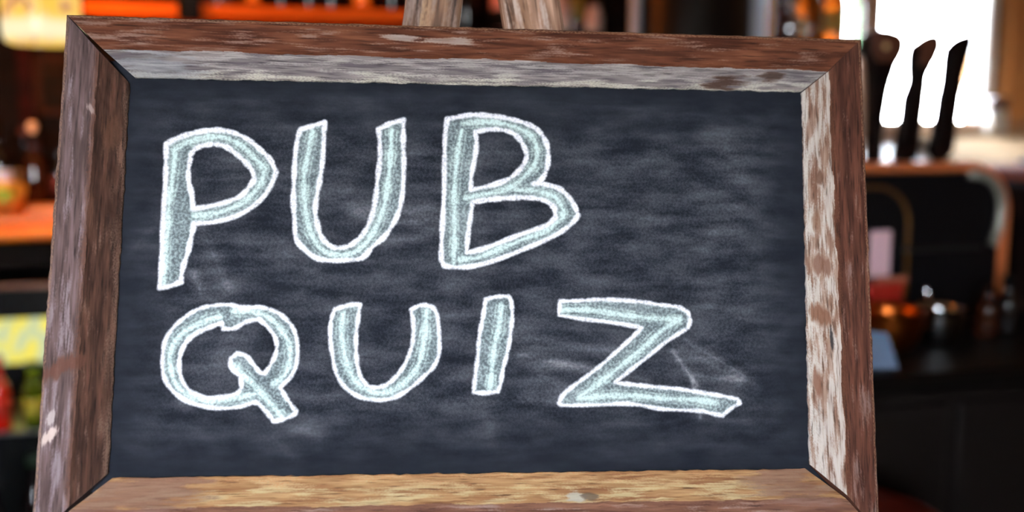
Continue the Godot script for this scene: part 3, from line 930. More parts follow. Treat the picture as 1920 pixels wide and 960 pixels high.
# ---------------------------------------------------------------- the back bar, left
func make_back_bar() -> void:
	var unit := thing("back_bar", "dark wooden panelling with red-brown posts behind the bottles", "panelling", Vector3(0, 0, -0.4))
	part("back_panel", box(Vector3(-1.4, 0, -0.045), Vector3(2.3, 2.5, 0.0), 0.003), M.dark_wood, unit)
	for x in [-0.585, 0.73, 1.22]:
		part("post", box(Vector3(x - 0.022, 1.2105, 0.0005), Vector3(x + 0.022, 2.39, 0.05), 0.004), M.dark_red_wood, unit)
	var sh := thing("display_shelf", "orange-red lacquered shelf across the top left above the chalkboard", "shelf", Vector3(0.18, 1.785, -0.345))
	part("board", box(Vector3(-0.525, 0, 0.0), Vector3(0.52, 0.035, 0.345), 0.006), M.lacquer, sh)
	var sh2 := thing("display_shelf", "dark wooden shelf behind the easel's legs, a little lower than the orange one", "shelf", Vector3(0.97, 1.74, -0.345))
	part("board", box(Vector3(-0.265, 0, 0.0), Vector3(0.265, 0.035, 0.3), 0.004), M.dark_wood, sh2)
	var can := thing("canopy", "red-brown wooden canopy over the back bar", "canopy", Vector3(0.45, 2.4, -0.4))
	part("board", box(Vector3(-1.85, 0.0, 0.001), Vector3(1.85, 0.1, 0.7), 0.01), M.red_wood, can)
	var cb0 := thing("cabinet", "dark wooden cabinet below the middle of the back counter", "cabinet", Vector3(0.62, 0, -0.399))
	part("body", box(Vector3(-0.61, 0.0, 0.0), Vector3(0.61, 1.135, 0.42), 0.006), M.dark_wood, cb0)
	# unseen warm strip added under the canopy to light shelf and counter edges
	var strip := thing("added_light_strip", "added unseen warm strip light under the canopy of the back bar", "lamp", Vector3(-0.1, 2.385, 0.2))
	part("diffuser", box(Vector3(-0.9, 0, -0.02), Vector3(0.9, 0.014, 0.02), 0.003), glow(Color(1.0, 0.5, 0.18), 2.0), strip)
	var al := AreaLight3D.new()
	al.name = "added_strip_light"
	al.area_size = Vector2(1.8, 0.04)
	al.area_normalize_energy = true
	al.light_energy = 0.5
	al.light_color = Color(1.0, 0.5, 0.2)
	al.area_range = 8.0
	al.shadow_enabled = true
	strip.add_child(al)
	al.position = Vector3(0, -0.006, 0)
	al.rotation.x = -PI / 2

	var top := thing("back_counter", "glowing orange wooden counter top at the left below the bottles", "counter", Vector3(0, 1.138, -0.15))
	var st := begin(true)
	var prof := [Vector2(-0.25, 0.0)]
	for i in 9:   # a round moulding, a groove and a thin lip above it
		var a := -PI / 2 + PI * 0.8 * i / 8.0
		prof.append(Vector2(0.226 + 0.026 * cos(a), 0.024 + 0.024 * sin(a)))
	prof.append(Vector2(0.214, 0.048))
	prof.append(Vector2(0.214, 0.058))
	prof.append(Vector2(0.238, 0.06))
	prof.append(Vector2(0.238, 0.07))
	prof.append(Vector2(-0.25, 0.072))
	for i in prof.size():
		var p: Vector2 = prof[i]
		var q: Vector2 = prof[(i + 1) % prof.size()]
		st.set_smooth_group(0 if i > 0 and i < 9 else 10 + i)
		quad(st, Vector3(-1.4, p.y, p.x), Vector3(1.24, p.y, p.x), Vector3(1.24, q.y, q.x), Vector3(-1.4, q.y, q.x))
	part("worktop", done(st), M.orange_wood, top)

	# the lamp
	var lamp := thing("pendant_lamp", "glowing mottled amber glass lamp shade at the top left", "lamp", Vector3(-0.405, 1.672, 0.25))
	var shade := lathe([Vector2(0, 0.012), Vector2(0.06, 0.006), Vector2(0.075, 0.0), Vector2(0.088, 0.006), Vector2(0.0945, 0.022), Vector2(0.096, 0.05), Vector2(0.096, 0.2), Vector2(0.09, 0.22), Vector2(0.02, 0.26), Vector2(0, 0.26)], 48)
	var sm := StandardMaterial3D.new()
	sm.roughness = 0.3
	sm.albedo_color = rgb(70, 52, 30)
	sm.emission_enabled = true
	sm.emission_operator = BaseMaterial3D.EMISSION_OP_MULTIPLY
	sm.emission = Color.WHITE
	sm.emission_energy_multiplier = 1.0
	var w := 256
	var h := 128
	var blot := field(21, 0.05, w, h, 1, 1, 3)
	var data := PackedByteArray()
	data.resize(w * h * 3)
	for y in h:
		for x in w:
			var v := float(y) / h
			var q := blot[y * w + x] / 255.0
			var c := rgb(255, 206, 84).lerp(rgb(255, 218, 172), clampf((q - 0.45) * 5.0, 0, 1))
			c = c.lerp(rgb(196, 120, 70), clampf((q - 0.6) * 8.0, 0, 1) * 0.95)
			c = c.lerp(rgb(255, 246, 200), clampf(1.6 - absf(v - 0.29) * 16.0, 0, 1))   # paler band near the foot
			for k in 3:
				data[(y * w + x) * 3 + k] = int(c[k] * 255)
	sm.emission_texture = ImageTexture.create_from_image(Image.create_from_data(w, h, false, Image.FORMAT_RGB8, data))
	part("shade", shade, sm, lamp)
	part("fitting", lathe([Vector2(0, 0.255), Vector2(0.03, 0.255), Vector2(0.026, 0.3), Vector2(0.006, 0.31), Vector2(0.006, 0.725), Vector2(0, 0.725)], 20), M.brass, lamp)
	var om := OmniLight3D.new()
	om.name = "pendant_light"
	om.light_color = Color(1.0, 0.66, 0.3)
	om.light_energy = 0.3
	om.light_size = 0.06
	om.omni_range = 8.0
	om.shadow_enabled = true
	lamp.add_child(om)
	om.position = Vector3(0, 0.1, 0)

	# an unseen second lamp, added outside the picture to light the counter
	var two := thing("pendant_lamp", "added unseen amber glass lamp hanging over the left end of the orange counter", "lamp", Vector3(-0.86, 1.5, 0.5))
	part("shade", lathe([Vector2(0, 0), Vector2(0.05, 0.0), Vector2(0.08, 0.03), Vector2(0.08, 0.12), Vector2(0.02, 0.17), Vector2(0, 0.17)], 40), sm, two)
	part("fitting", lathe([Vector2(0, 0.165), Vector2(0.025, 0.165), Vector2(0.006, 0.2), Vector2(0.006, 1.25), Vector2(0, 1.25)], 20), M.brass, two)
	var om2 := OmniLight3D.new()
	om2.name = "pendant_light"
	om2.light_color = Color(1.0, 0.62, 0.28)
	om2.light_energy = 0.3
	om2.light_size = 0.06
	om2.omni_range = 8.0
	om2.shadow_enabled = true
	two.add_child(om2)
	om2.position = Vector3(0, 0.08, 0)

	# framed dark picture on the panel
	var pic := thing("picture_frame", "small brown wooden picture frame with a dark picture below the lamp", "picture", Vector3(-0.475, 1.5, -0.395))
	var fst := begin()
	for b in [[-0.09, 0.0, 0.09, 0.02], [-0.09, 0.17, 0.09, 0.19], [-0.09, 0.0, -0.068, 0.19], [0.068, 0.0, 0.09, 0.19]]:
		add_box(fst, Vector3(b[0], b[1], 0), Vector3(b[2], b[3], 0.02), 0.003)
	part("frame", done(fst), mat(rgb(58, 28, 12), 0.6, 0.0, 0.2), pic)
	part("picture", box(Vector3(-0.075, 0.015, 0), Vector3(0.075, 0.175, 0.008), 0.0), grain_mat(rgb(14, 10, 5), rgb(44, 24, 8), 71, 0.7, Vector3(4, 4, 4), 128, 128, 0.2), pic)

	# bottles standing on the orange counter
	var st0 := bottle("dark brown bottle with its highlight built as an added pale stopper, behind the chopping board", Vector3(-0.54, 1.211, -0.2), 0.225, 0.036, 0.014, M.brown_glass, null, M.black, "bottles on the orange counter")
	part("glint_stopper", lathe([Vector2(0, 0.23), Vector2(0.007, 0.23), Vector2(0.008, 0.234), Vector2(0.012, 0.241), Vector2(0.015, 0.25), Vector2(0.012, 0.259), Vector2(0.006, 0.264), Vector2(0, 0.265)], 24), mat(rgb(248, 206, 170), 0.3, 0.1), st0)  # pale ball shaped to stand for a highlight on the bottle
	bottle("bottle with a pale blue label at the left end of the orange counter", Vector3(-0.632, 1.211, -0.17), 0.25, 0.036, 0.013, M.dark_glass, M.blue_paper, M.black, "bottles on the orange counter")
	bottle("short dark bottle with a dull red label beside the amber bottle", Vector3(-0.475, 1.211, -0.24), 0.2, 0.034, 0.013, M.dark_glass, M.dull_red, M.black, "bottles on the orange counter")
	bottle("slim dark bottle at the back between the picture frame and counter", Vector3(-0.59, 1.211, -0.32), 0.24, 0.03, 0.012, M.dark_glass, M.grey_paper, M.dull_red, "bottles on the orange counter")
	var bw := thing("bowl", "round brass bowl holding a lime, at the left edge of the orange counter", "bowl", Vector3(-0.575, 1.2125, 0.03))
	var bm := part("body", bowl_mesh(0.06, 0.055), M.brass, bw)
	bm.rotation.x = 0.42
	bm.position = Vector3(0, 0.012, 0)
	var lime := thing("lime", "green lime inside the brass bowl", "fruit", Vector3(-0.58, 1.262, 0.02))
	part("skin", loft([[Vector3(-0.028, 0, 0), 0.001, 0.001, PI / 2], [Vector3(-0.024, 0, 0), 0.008, 0.008, PI / 2], [Vector3(-0.012, 0, 0), 0.019, 0.019, PI / 2], [Vector3(0.002, 0, 0), 0.022, 0.022, PI / 2], [Vector3(0.016, 0, 0), 0.018, 0.018, PI / 2], [Vector3(0.025, 0, 0), 0.007, 0.007, PI / 2], [Vector3(0.028, 0, 0), 0.001, 0.001, PI / 2]]), mat(rgb(120, 160, 50), 0.5), lime)
	var cb := thing("chopping_board", "pale wooden chopping board lying on the orange counter", "chopping board", Vector3(-0.41, 1.2105, -0.03), 0.25)
	part("board", box(Vector3(-0.12, 0, -0.09), Vector3(0.12, 0.02, 0.09), 0.005), grain_mat(rgb(190, 120, 80), rgb(226, 160, 116), 81, 0.5), cb)

	# lit bottle cooler under the counter
	var cool := thing("bottle_cooler", "black bottle cooler with a bright yellow lit interior under the orange counter", "cooler", Vector3(-0.75, 0, -0.2))
	var cst := begin()
	add_box(cst, Vector3(-0.6, 0.05, -0.19), Vector3(-0.57, 1.0, 0.24))
	add_box(cst, Vector3(0.57, 0.05, -0.19), Vector3(0.6, 1.0, 0.24))
	add_box(cst, Vector3(-0.57, 0.05, -0.19), Vector3(0.57, 1.0, -0.16))
	add_box(cst, Vector3(-0.57, 0.91, -0.16), Vector3(0.57, 1.0, 0.24))
	add_box(cst, Vector3(-0.57, 0.05, -0.16), Vector3(0.57, 0.1, 0.24))
	part("body", done(cst), M.black, cool)
	part("trim", box(Vector3(-0.6, 0.996, 0.235), Vector3(0.6, 1.012, 0.25), 0.003), mat(rgb(110, 66, 36), 0.4), cool, Vector3.ZERO, "brown trim along the top")
	part("shelf", box(Vector3(-0.565, 0.55, -0.155), Vector3(0.565, 0.558, 0.19), 0.001), M.steel, cool)
	part("plinth", box(Vector3(-0.58, 0.0, -0.18), Vector3(0.58, 0.05, 0.2), 0.002), M.black, cool)
	var lp := mat(rgb(70, 66, 40), 0.5)
	lp.emission_enabled = true
	lp.emission_operator = BaseMaterial3D.EMISSION_OP_MULTIPLY
	lp.emission = Color.WHITE
	lp.emission_energy_multiplier = 0.9
	var bl := field(27, 0.035, 128, 64, 1, 1, 2)
	var ld := PackedByteArray()
	ld.resize(128 * 64 * 3)
	for i in 128 * 64:
		var c := rgb(255, 238, 96).lerp(rgb(206, 220, 176), clampf((bl[i] / 255.0 - 0.4) * 4.0, 0, 1))
		for k in 3:
			ld[i * 3 + k] = int(c[k] * 255)
	lp.emission_texture = ImageTexture.create_from_image(Image.create_from_data(128, 64, false, Image.FORMAT_RGB8, ld))
	var pst := begin()
	quad(pst, Vector3(-0.56, 0.69, -0.14), Vector3(0.56, 0.69, -0.14), Vector3(0.56, 0.905, -0.14), Vector3(-0.56, 0.905, -0.14), Vector2(0, 1), Vector2(4, 1), Vector2(4, 0), Vector2(0, 0))
	add_box(pst, Vector3(-0.56, 0.69, -0.158), Vector3(0.56, 0.905, -0.1405))
	part("light_panel", done(pst), lp, cool, Vector3.ZERO, "glowing yellow panel")
	var fl := AreaLight3D.new()
	fl.name = "cooler_light"
	fl.area_size = Vector2(1.1, 0.2)
	fl.area_normalize_energy = true
	fl.light_energy = 0.12
	fl.light_color = Color(1.0, 0.93, 0.5)
	fl.area_range = 5.0
	fl.shadow_enabled = true
	cool.add_child(fl)
	fl.position = Vector3(0, 0.8, -0.135)
	fl.rotation.y = PI
	var cg := "bottles in the lit cooler"
	bottle("red-labelled bottle in the cooler at the picture's left edge", Vector3(-0.643, 0.559, -0.03), 0.22, 0.032, 0.014, M.red_glass, M.red_paper, M.red_paper, cg)
	bottle("olive green bottle in the cooler, next to the red one", Vector3(-0.545, 0.559, -0.03), 0.2, 0.033, 0.016, M.green_glass, M.olive_paper, M.dark_green, cg)
	bottle("dark red bottle on the bottom of the cooler", Vector3(-0.66, 0.1005, 0.03), 0.32, 0.036, 0.014, M.dark_glass, M.dull_red, M.black, cg)
	bottle("dark olive bottle on the bottom of the cooler", Vector3(-0.565, 0.1005, -0.06), 0.36, 0.036, 0.014, M.dark_glass, M.olive_paper, M.dark_green, cg)

	# along the orange-red shelf
	var sg := "bottles on the orange-red shelf"
	bottle("clear bottle with a silvery base on the orange-red shelf", Vector3(0.03, 1.8205, -0.1), 0.29, 0.036, 0.014, M.clear, M.grey_paper, M.steel, sg)
	bottle("black bottle beside the amber glass on the shelf", Vector3(0.215, 1.8205, -0.1), 0.3, 0.038, 0.014, M.dark_glass, null, M.black, sg)
	bottle("dark bottle with a blue-grey label, third along the orange-red shelf", Vector3(0.3, 1.8205, -0.1), 0.3, 0.036, 0.014, M.dark_glass, M.blue_paper, M.black, sg)
	bottle("dark bottle with a black cap between the blue-labelled and yellow-lit ones", Vector3(0.37, 1.8205, -0.12), 0.27, 0.034, 0.014, M.dark_glass, null, M.black, sg)
	bottle("dark bottle with a gold label at the right end of the orange-red shelf", Vector3(0.56, 1.8205, -0.1), 0.3, 0.038, 0.014, M.dark_glass, M.gold_paper, M.brass, sg)
	for g in [[0.128, -0.03, "amber glass with an added candle glowing on the orange-red shelf, left of the black bottles", 0.03], [0.456, -0.04, "wider amber glass with an added candle glowing near the easel's left leg", 0.036]]:
		var cn := thing("added_candle_glass", g[2], "candle holder", Vector3(g[0], 1.8205, g[1]), 0.0, "amber glasses with added candles on the shelf")
		part("glass", tumbler(0.085, g[3]), M.amber_clear, cn)
		part("wax", lathe([Vector2(0, 0.013), Vector2(g[3] * 0.76, 0.013), Vector2(g[3] * 0.8, 0.04), Vector2(0, 0.04)], 24), glow(rgb(255, 176, 80), 0.9), cn)  # glowing wax, flame and light added to brighten the shelf edge
		part("added_flame", lathe([Vector2(0, 0.046), Vector2(0.004, 0.052), Vector2(0.0045, 0.058), Vector2(0.002, 0.068), Vector2(0, 0.075)], 12), glow(rgb(255, 200, 110), 4.0), cn)
		var ol := OmniLight3D.new()
		ol.name = "added_candle_light"
		ol.light_color = Color(1.0, 0.55, 0.2)
		ol.light_energy = 0.03
		ol.light_size = 0.01
		ol.omni_range = 4.0
		ol.shadow_enabled = true
		cn.add_child(ol)
		ol.position = Vector3(0, 0.06, 0)
	var clamp := thing("clip", "black metal clip gripping the front edge of the orange-red shelf", "clip", Vector3(-0.052, 1.768, 0.0))
	var kst := begin()
	add_box(kst, Vector3(-0.032, 0.0, 0.0005), Vector3(0.032, 0.075, 0.022), 0.006)
	add_box(kst, Vector3(-0.02, 0.053, -0.05), Vector3(0.02, 0.068, 0.006), 0.003)
	part("jaw", done(kst), M.black, clamp)
	part("screw", lathe([Vector2(0, 0), Vector2(0.012, 0), Vector2(0.012, 0.03), Vector2(0, 0.03)], 16), M.black, clamp, Vector3(0, 0.06, 0.011))

	# the darker shelf between and to the right of the easel's legs
	var dg := "bottles behind the easel's legs"
	var pb := bottle("pink bottle with a black foot between the two easel legs", Vector3(0.925, 1.7755, -0.1), 0.24, 0.04, 0.02, M.pink, null, M.black, dg)
	part("foot_sleeve", band(0.0402, 0.004, 0.066), M.black, pb)
	bottle("black bottle between the two easel legs, left of the pink one", Vector3(0.81, 1.7755, -0.14), 0.28, 0.04, 0.014, M.dark_glass, null, M.black, dg)
	bottle("squat bottle with a pale rounded shoulder just right of the easel", Vector3(1.125, 1.7755, -0.1), 0.14, 0.04, 0.018, M.pale, null, M.black, dg)
	bottle("amber bottle with a green cap, second right of the easel", Vector3(1.192, 1.7755, -0.16), 0.26, 0.028, 0.013, M.amber, M.gold_paper, M.dark_green, dg)
	var jg := thing("jar", "pale grey stoneware jar against the black column", "jar", Vector3(1.235, 1.7755, -0.08), 0.0)
	part("body", lathe([Vector2(0, 0), Vector2(0.026, 0), Vector2(0.03, 0.01), Vector2(0.03, 0.055), Vector2(0.022, 0.072), Vector2(0.022, 0.085), Vector2(0, 0.085)], 32), M.pale, jg)
	part("lid", lathe([Vector2(0, 0.085), Vector2(0.024, 0.085), Vector2(0.024, 0.1), Vector2(0, 0.102)], 32), mat(rgb(92, 50, 26), 0.5), jg)

	# the column
	var col := thing("column", "tall glossy black round column with rim highlights built as silver strips above the chalkboard", "column", Vector3(1.46, 0, 0.2))
	part("shaft", lathe([Vector2(0, 0), Vector2(0.195, 0), Vector2(0.195, 2.745), Vector2(0, 2.745)], 64), mat(rgb(14, 10, 9), 0.35), col)
	for d in [[-0.209, 0.03], [0.152, 0.062]]:
		var cx: float = d[0]
		part("rim_highlight_strip", box(Vector3(cx - d[1] / 2, 0, 0.03 if cx < 0 else 0.1), Vector3(cx + d[1] / 2, 2.745, 0.075 if cx < 0 else 0.15), 0.01), M.rim_highlight, col)  # rim highlights of the shaft built as pale strips

# ---------------------------------------------------------------- wall shelf right of the column
func make_wall_shelf() -> void:
	var sh := thing("wall_shelf", "short dark wall shelf between the black column and the window", "shelf", Vector3(2.0, 1.72, -0.4))
	part("board", box(Vector3(-0.3, 0, 0), Vector3(0.33, 0.03, 0.38), 0.004), M.dark_wood, sh)
	for x in [-0.22, 0.22]:
		part("bracket", box(Vector3(x - 0.01, -0.2, 0), Vector3(x + 0.01, -0.001, 0.25), 0.003), M.black, sh)
	var rj := thing("jar", "ribbed amber glass jar beside the black column", "jar", Vector3(1.895, 1.7505, -0.13))
	var prof := [Vector2(0, 0), Vector2(0.03, 0)]
	for i in 25:
		prof.append(Vector2(0.034 + 0.004 * sin(i * PI / 2), 0.006 + i * 0.0065))
	prof.append(Vector2(0.024, 0.175))
	prof.append(Vector2(0, 0.175))
	part("body", lathe(prof, 32), M.ribbed, rj)
	part("lid", lathe([Vector2(0, 0.175), Vector2(0.027, 0.175), Vector2(0.027, 0.19), Vector2(0, 0.192)], 24), M.black, rj)
	var ball := thing("shaker", "round shiny chrome cocktail shaker catching a white highlight", "shaker", Vector3(1.945, 1.7505, -0.04))
	part("body", lathe([Vector2(0, 0), Vector2(0.03, 0), Vector2(0.048, 0.02), Vector2(0.055, 0.05), Vector2(0.05, 0.08), Vector2(0.034, 0.1), Vector2(0.02, 0.11), Vector2(0, 0.11)], 40), M.chrome, ball)
	part("lid", lathe([Vector2(0, 0.11), Vector2(0.022, 0.11), Vector2(0.024, 0.14), Vector2(0.012, 0.156), Vector2(0, 0.158)], 24), M.chrome, ball)
	bottle("wide amber bottle with a golden highlight right of the chrome shaker", Vector3(2.065, 1.7505, -0.11), 0.26, 0.048, 0.016, M.deep_amber, null, M.dull_red, "bottles on the wall shelf")
	bottle("tall amber bottle nearest the window", Vector3(2.195, 1.7505, -0.15), 0.28, 0.04, 0.014, M.deep_amber, M.gold_paper, M.copper, "bottles on the wall shelf")
	bottle("slim green glass bottle in front of the window's left pane", Vector3(2.262, 1.7505, -0.12), 0.25, 0.024, 0.011, M.green_clear, null, M.dark_green, "bottles on the wall shelf")
	bottle("dark bottle at the back, behind the chrome shaker", Vector3(1.985, 1.7505, -0.22), 0.28, 0.036, 0.014, M.dark_glass, M.dull_red, M.black, "bottles on the wall shelf")

# ---------------------------------------------------------------- the bar on the right
func arch(w: float, h: float, r: float, n := 10) -> Array:
	# an upright outline with rounded upper corners, standing on y = 0, from left foot over the top to right foot
	var p := [Vector3(-w / 2, 0, 0)]
	for i in n + 1:
		var a := PI - PI / 2 * i / n
		p.append(Vector3(-w / 2 + r + r * cos(a), h - r + r * sin(a), 0))
	for i in n + 1:
		var a := PI / 2 - PI / 2 * i / n
		p.append(Vector3(w / 2 - r + r * cos(a), h - r + r * sin(a), 0))
	p.append(Vector3(w / 2, 0, 0))
	return p

func arch_block(w: float, h: float, r: float, z0: float, z1: float) -> ArrayMesh:
	var flat := PackedVector2Array()
	for p: Vector3 in arch(w, h, r):
		flat.append(Vector2(p.x, p.y))
	return plate(flat, z0, z1)

func shifted(path: Array, by: Vector3) -> Array:
	var out := []
	for p: Vector3 in path:
		out.append(p + by)
	return out

func make_bar() -> void:
	var front := thing("bar_counter", "near-black panelled bar counter front at the lower right", "counter", Vector3(2.1, 0, 0.95))
	part("carcass", box(Vector3(-1.5, 0.0, -0.36), Vector3(1.5, 0.9, 0.34), 0.004), M.black_wood, front)
	for i in 9:
		part("panel", box(Vector3(-1.48 + i * 0.33, 0.12, 0.341), Vector3(-1.18 + i * 0.33, 0.86, 0.356), 0.006), M.black_wood, front)
	var top := thing("bar_worktop", "dark polished bar top carrying the beer engine", "counter", Vector3(2.1, 0.9005, 0.95))
	part("worktop", box(Vector3(-1.52, 0, -0.4), Vector3(1.52, 0.044, 0.42), 0.012), mat(rgb(9, 7, 6), 0.45, 0.0, 0.3), top)

	var en := thing("beer_engine", "dark rounded beer engine with copper trim and three wooden pump handles", "beer pump", Vector3(1.69, 0.945, 0.7))
	part("body", arch_block(0.73, 0.405, 0.125, -0.17, 0.19), mat(rgb(12, 11, 14), 0.4, 0.0, 0.35), en)
	part("hoop", tube(shifted(arch(0.745, 0.41, 0.125), Vector3(0, 0, 0.19)), 0.015), M.copper, en, Vector3.ZERO, "copper hoop along the front edge")
	part("hoop", tube(shifted(arch(0.745, 0.41, 0.125), Vector3(0, 0, -0.16)), 0.011), M.copper, en)
	part("inner_hoop", tube(shifted(arch(0.24, 0.36, 0.1), Vector3(-0.045, 0, 0.194)), 0.005), M.dull_brass, en, Vector3.ZERO, "thin brass arch on the front")
	part("highlight_strip", tube([Vector3(0.25, 0.392, 0.194), Vector3(0.3, 0.385, 0.196), Vector3(0.332, 0.365, 0.196), Vector3(0.35, 0.335, 0.198), Vector3(0.357, 0.3, 0.198), Vector3(0.352, 0.25, 0.198), Vector3(0.335, 0.2, 0.197)], 0.013), M.glint_bar, en, Vector3.ZERO, "silver highlight built as an added guard on the right shoulder")  # silver highlight of the curved shoulder built as a pale bar
	part("base_rail", box(Vector3(0.06, 0.19, 0.19), Vector3(0.3, 0.2, 0.205), 0.003), M.dull_steel, en)
	# pump handles: [height, centre, half width] from the foot up
	var hs := [
		["dark pump handle with a flared red-brown head and gold button", -0.018, [[0.0, 0.0, 0.016], [0.05, -0.001, 0.016], [0.1, 0.0, 0.017], [0.16, 0.003, 0.02], [0.2, 0.007, 0.025], [0.235, 0.011, 0.033], [0.265, 0.015, 0.042], [0.29, 0.013, 0.042], [0.305, 0.01, 0.03], [0.312, 0.008, 0.012]], 0.0],
		["middle pump handle, black with a brown slanting head", 0.078, [[0.0, 0.0, 0.019], [0.05, 0.006, 0.019], [0.1, 0.015, 0.018], [0.15, 0.02, 0.018], [0.2, 0.032, 0.018], [0.23, 0.041, 0.025], [0.262, 0.049, 0.031], [0.285, 0.051, 0.029], [0.3, 0.062, 0.013], [0.304, 0.063, 0.005]], 0.25],
		["slim straight pump handle with a slanting top, nearest the curtain", 0.187, [[0.0, -0.002, 0.01], [0.02, 0.0, 0.02], [0.05, 0.006, 0.02], [0.1, 0.014, 0.018], [0.15, 0.021, 0.018], [0.2, 0.03, 0.021], [0.25, 0.04, 0.025], [0.28, 0.046, 0.028], [0.298, 0.056, 0.018], [0.306, 0.062, 0.008]], 0.25]]
	for q in hs:
		var rings := []
		for s in q[2]:
			rings.append([Vector3(s[1] * 0.85, s[0] * 1.09, 0), s[2] * (1.45 if q[1] < 0 else 1.9 if s[0] < 0.17 else 1.55), maxf(0.006, minf(s[2], 0.022)), 0.0 if s[0] < 0.2 else q[3]])
		var hm := part("pump_handle", loft(rings), M.handle, en, Vector3(q[1] + 0.044, 0.425, 0.1), q[0])
		part("collar", lathe([Vector2(0.024, -0.022), Vector2(0.026, -0.018), Vector2(0.02, -0.004), Vector2(0.018, 0.012), Vector2(0, 0.012)], 24), M.black, hm)
		if q[1] < 0.1:
			var cap := []
			for s in q[2]:
				if s[0] > 0.21:
					cap.append([Vector3(s[1] * 0.85 + 0.002, s[0] * 1.09 + 0.001, 0), s[2] * (1.45 if q[1] < 0 else 1.55) + 0.001, maxf(0.007, minf(s[2], 0.0225)), q[3]])
			part("head", loft(cap), mat(rgb(96, 52, 36), 0.45), hm, Vector3.ZERO, "red-brown wooden head")
		if q[1] < 0:
			part("button", lathe([Vector2(0.0, 0.0), Vector2(0.009, 0.0), Vector2(0.007, 0.004), Vector2(0, 0.006)], 20), mat(rgb(255, 220, 160), 0.4), hm, Vector3(0.006, 0.296, 0.022)).rotation.x = PI / 2
	part("pump_clip", box(Vector3(-0.05, 0.13, 0.206), Vector3(0.014, 0.25, 0.212), 0.004), mat(rgb(226, 186, 196), 0.6), en, Vector3.ZERO, "plain pale pink clip on the front")

	var e2 := thing("beer_engine", "lower red-brown beer engine at the right edge, under a pale cloth", "beer pump", Vector3(2.46, 0.945, 0.72))
	part("body", arch_block(0.66, 0.385, 0.07, -0.17, 0.17), mat(rgb(24, 14, 12), 0.7, 0.0, 0.15), e2)
	part("cap", arch_block(0.62, 0.405, 0.06, -0.16, 0.14), mat(rgb(120, 50, 24), 0.75, 0.0, 0.15), e2, Vector3.ZERO, "red-brown top")
	var cloth := thing("bar_cloth", "pale folded bar cloth on top of the red-brown engine", "cloth", Vector3(2.45, 1.351, 0.72))
	var cm := begin()
	add_box(cm, Vector3(-0.1, 0, -0.12), Vector3(0.2, 0.012, 0.12), 0.005)
	add_box(cm, Vector3(-0.09, 0.0125, -0.11), Vector3(0.195, 0.024, 0.115), 0.005)
	part("cloth", done(cm), mat(rgb(150, 156, 168), 0.9), cloth)

	var bw := thing("bowl", "shiny copper bowl on the bar beside the frame", "bowl", Vector3(1.53, 0.9455, 1.15))
	part("body", bowl_mesh(0.078, 0.092), M.dark_copper, bw)
	var sb := thing("bowl", "polished steel bowl catching a bright highlight, right of the copper bowl", "bowl", Vector3(1.682, 0.9455, 1.13))
	part("body", bowl_mesh(0.056, 0.088), M.chrome, sb)
	var spoon := part("spoon", tube([Vector3(0, 0.02, 0), Vector3(-0.03, 0.09, 0.01), Vector3(-0.055, 0.14, 0.02)], 0.004), M.chrome, sb)
	spoon.name = "handle"
	var card := thing("card", "blue-grey folded card standing on the bar against the copper bowl", "card", Vector3(1.395, 0.9455, 1.285), -0.1)
	var cs := begin()
	quad(cs, Vector3(-0.035, 0, 0.02), Vector3(0.052, 0, 0.02), Vector3(0.034, 0.072, 0.0), Vector3(-0.035, 0.085, 0.0))
	quad(cs, Vector3(0.052, 0, -0.02), Vector3(-0.035, 0, -0.02), Vector3(-0.035, 0.085, 0.0), Vector3(0.034, 0.072, 0.0))
	quad(cs, Vector3(0.05, 0, -0.0185), Vector3(0.033, 0.07, 0.0), Vector3(-0.034, 0.083, 0.0), Vector3(-0.034, 0, -0.0185))
	quad(cs, Vector3(0.05, 0, 0.0185), Vector3(-0.034, 0, 0.0185), Vector3(-0.034, 0.083, 0.0), Vector3(0.033, 0.07, 0.0))
	part("sheet", done(cs), mat(rgb(104, 122, 150), 0.8), card)
	var pk := thing("packet", "crumpled red snack packet behind the copper bowl", "packet", Vector3(1.66, 0.9455, 0.97), 0.2)
	var rings := []
	for i in 9:
		var t := i / 8.0
		rings.append([Vector3(0.012 * sin(t * 5.0), t * 0.125, 0.006 * sin(t * 7.0)), 0.055 + 0.006 * sin(t * 9.0), 0.003 + 0.02 * sin(PI * t), 0.05 * sin(t * 6.0)])
	part("bag", loft(rings), mat(rgb(176, 40, 30), 0.4), pk)
	part("seal", box(Vector3(-0.05, 0.123, -0.002), Vector3(0.062, 0.138, 0.004), 0.001), mat(rgb(190, 110, 84), 0.5), pk)
	bottle("small dark brown bottle on the bar right of the steel bowl", Vector3(1.845, 0.9455, 1.1), 0.13, 0.026, 0.01, M.brown_glass, null, M.black, "")
	bottle("small black bottle beside the dark brown one on the bar", Vector3(1.92, 0.9455, 1.08), 0.14, 0.028, 0.011, M.dark_glass, null, M.black, "")

	# the sloping-topped cabinet by the window
	var cab := thing("cabinet", "brown wooden cabinet with a sloping top to the right of the window", "cabinet", Vector3(2.9, 0, 0.0))
	part("body", box(Vector3(-0.36, 0, -0.3), Vector3(0.7, 1.27, 0.3), 0.006), M.cab_wood, cab)
	var ls := begin()
	var q0 := [Vector3(-0.19, 1.42, -0.14), Vector3(0.7, 1.42, -0.14), Vector3(0.7, 1.305, 0.3), Vector3(-0.5, 1.305, 0.3)]
	var q1 := []
	for p: Vector3 in q0:
		q1.append(Vector3(p.x, 1.271, p.z))
	quad(ls, q0[3], q0[2], q0[1], q0[0])
	for i in 4:
		quad(ls, q1[(i + 1) % 4], q1[i], q0[i], q0[(i + 1) % 4])
	quad(ls, q1[0], q1[1], q1[2], q1[3])
	part("lid", done(ls), M.lid_wood, cab, Vector3.ZERO, "pale brown sloping lid")
	var jar := thing("jar", "grey glass jar with a dark brown lid standing by the curtain", "jar", Vector3(2.97, 1.4405, -0.2))
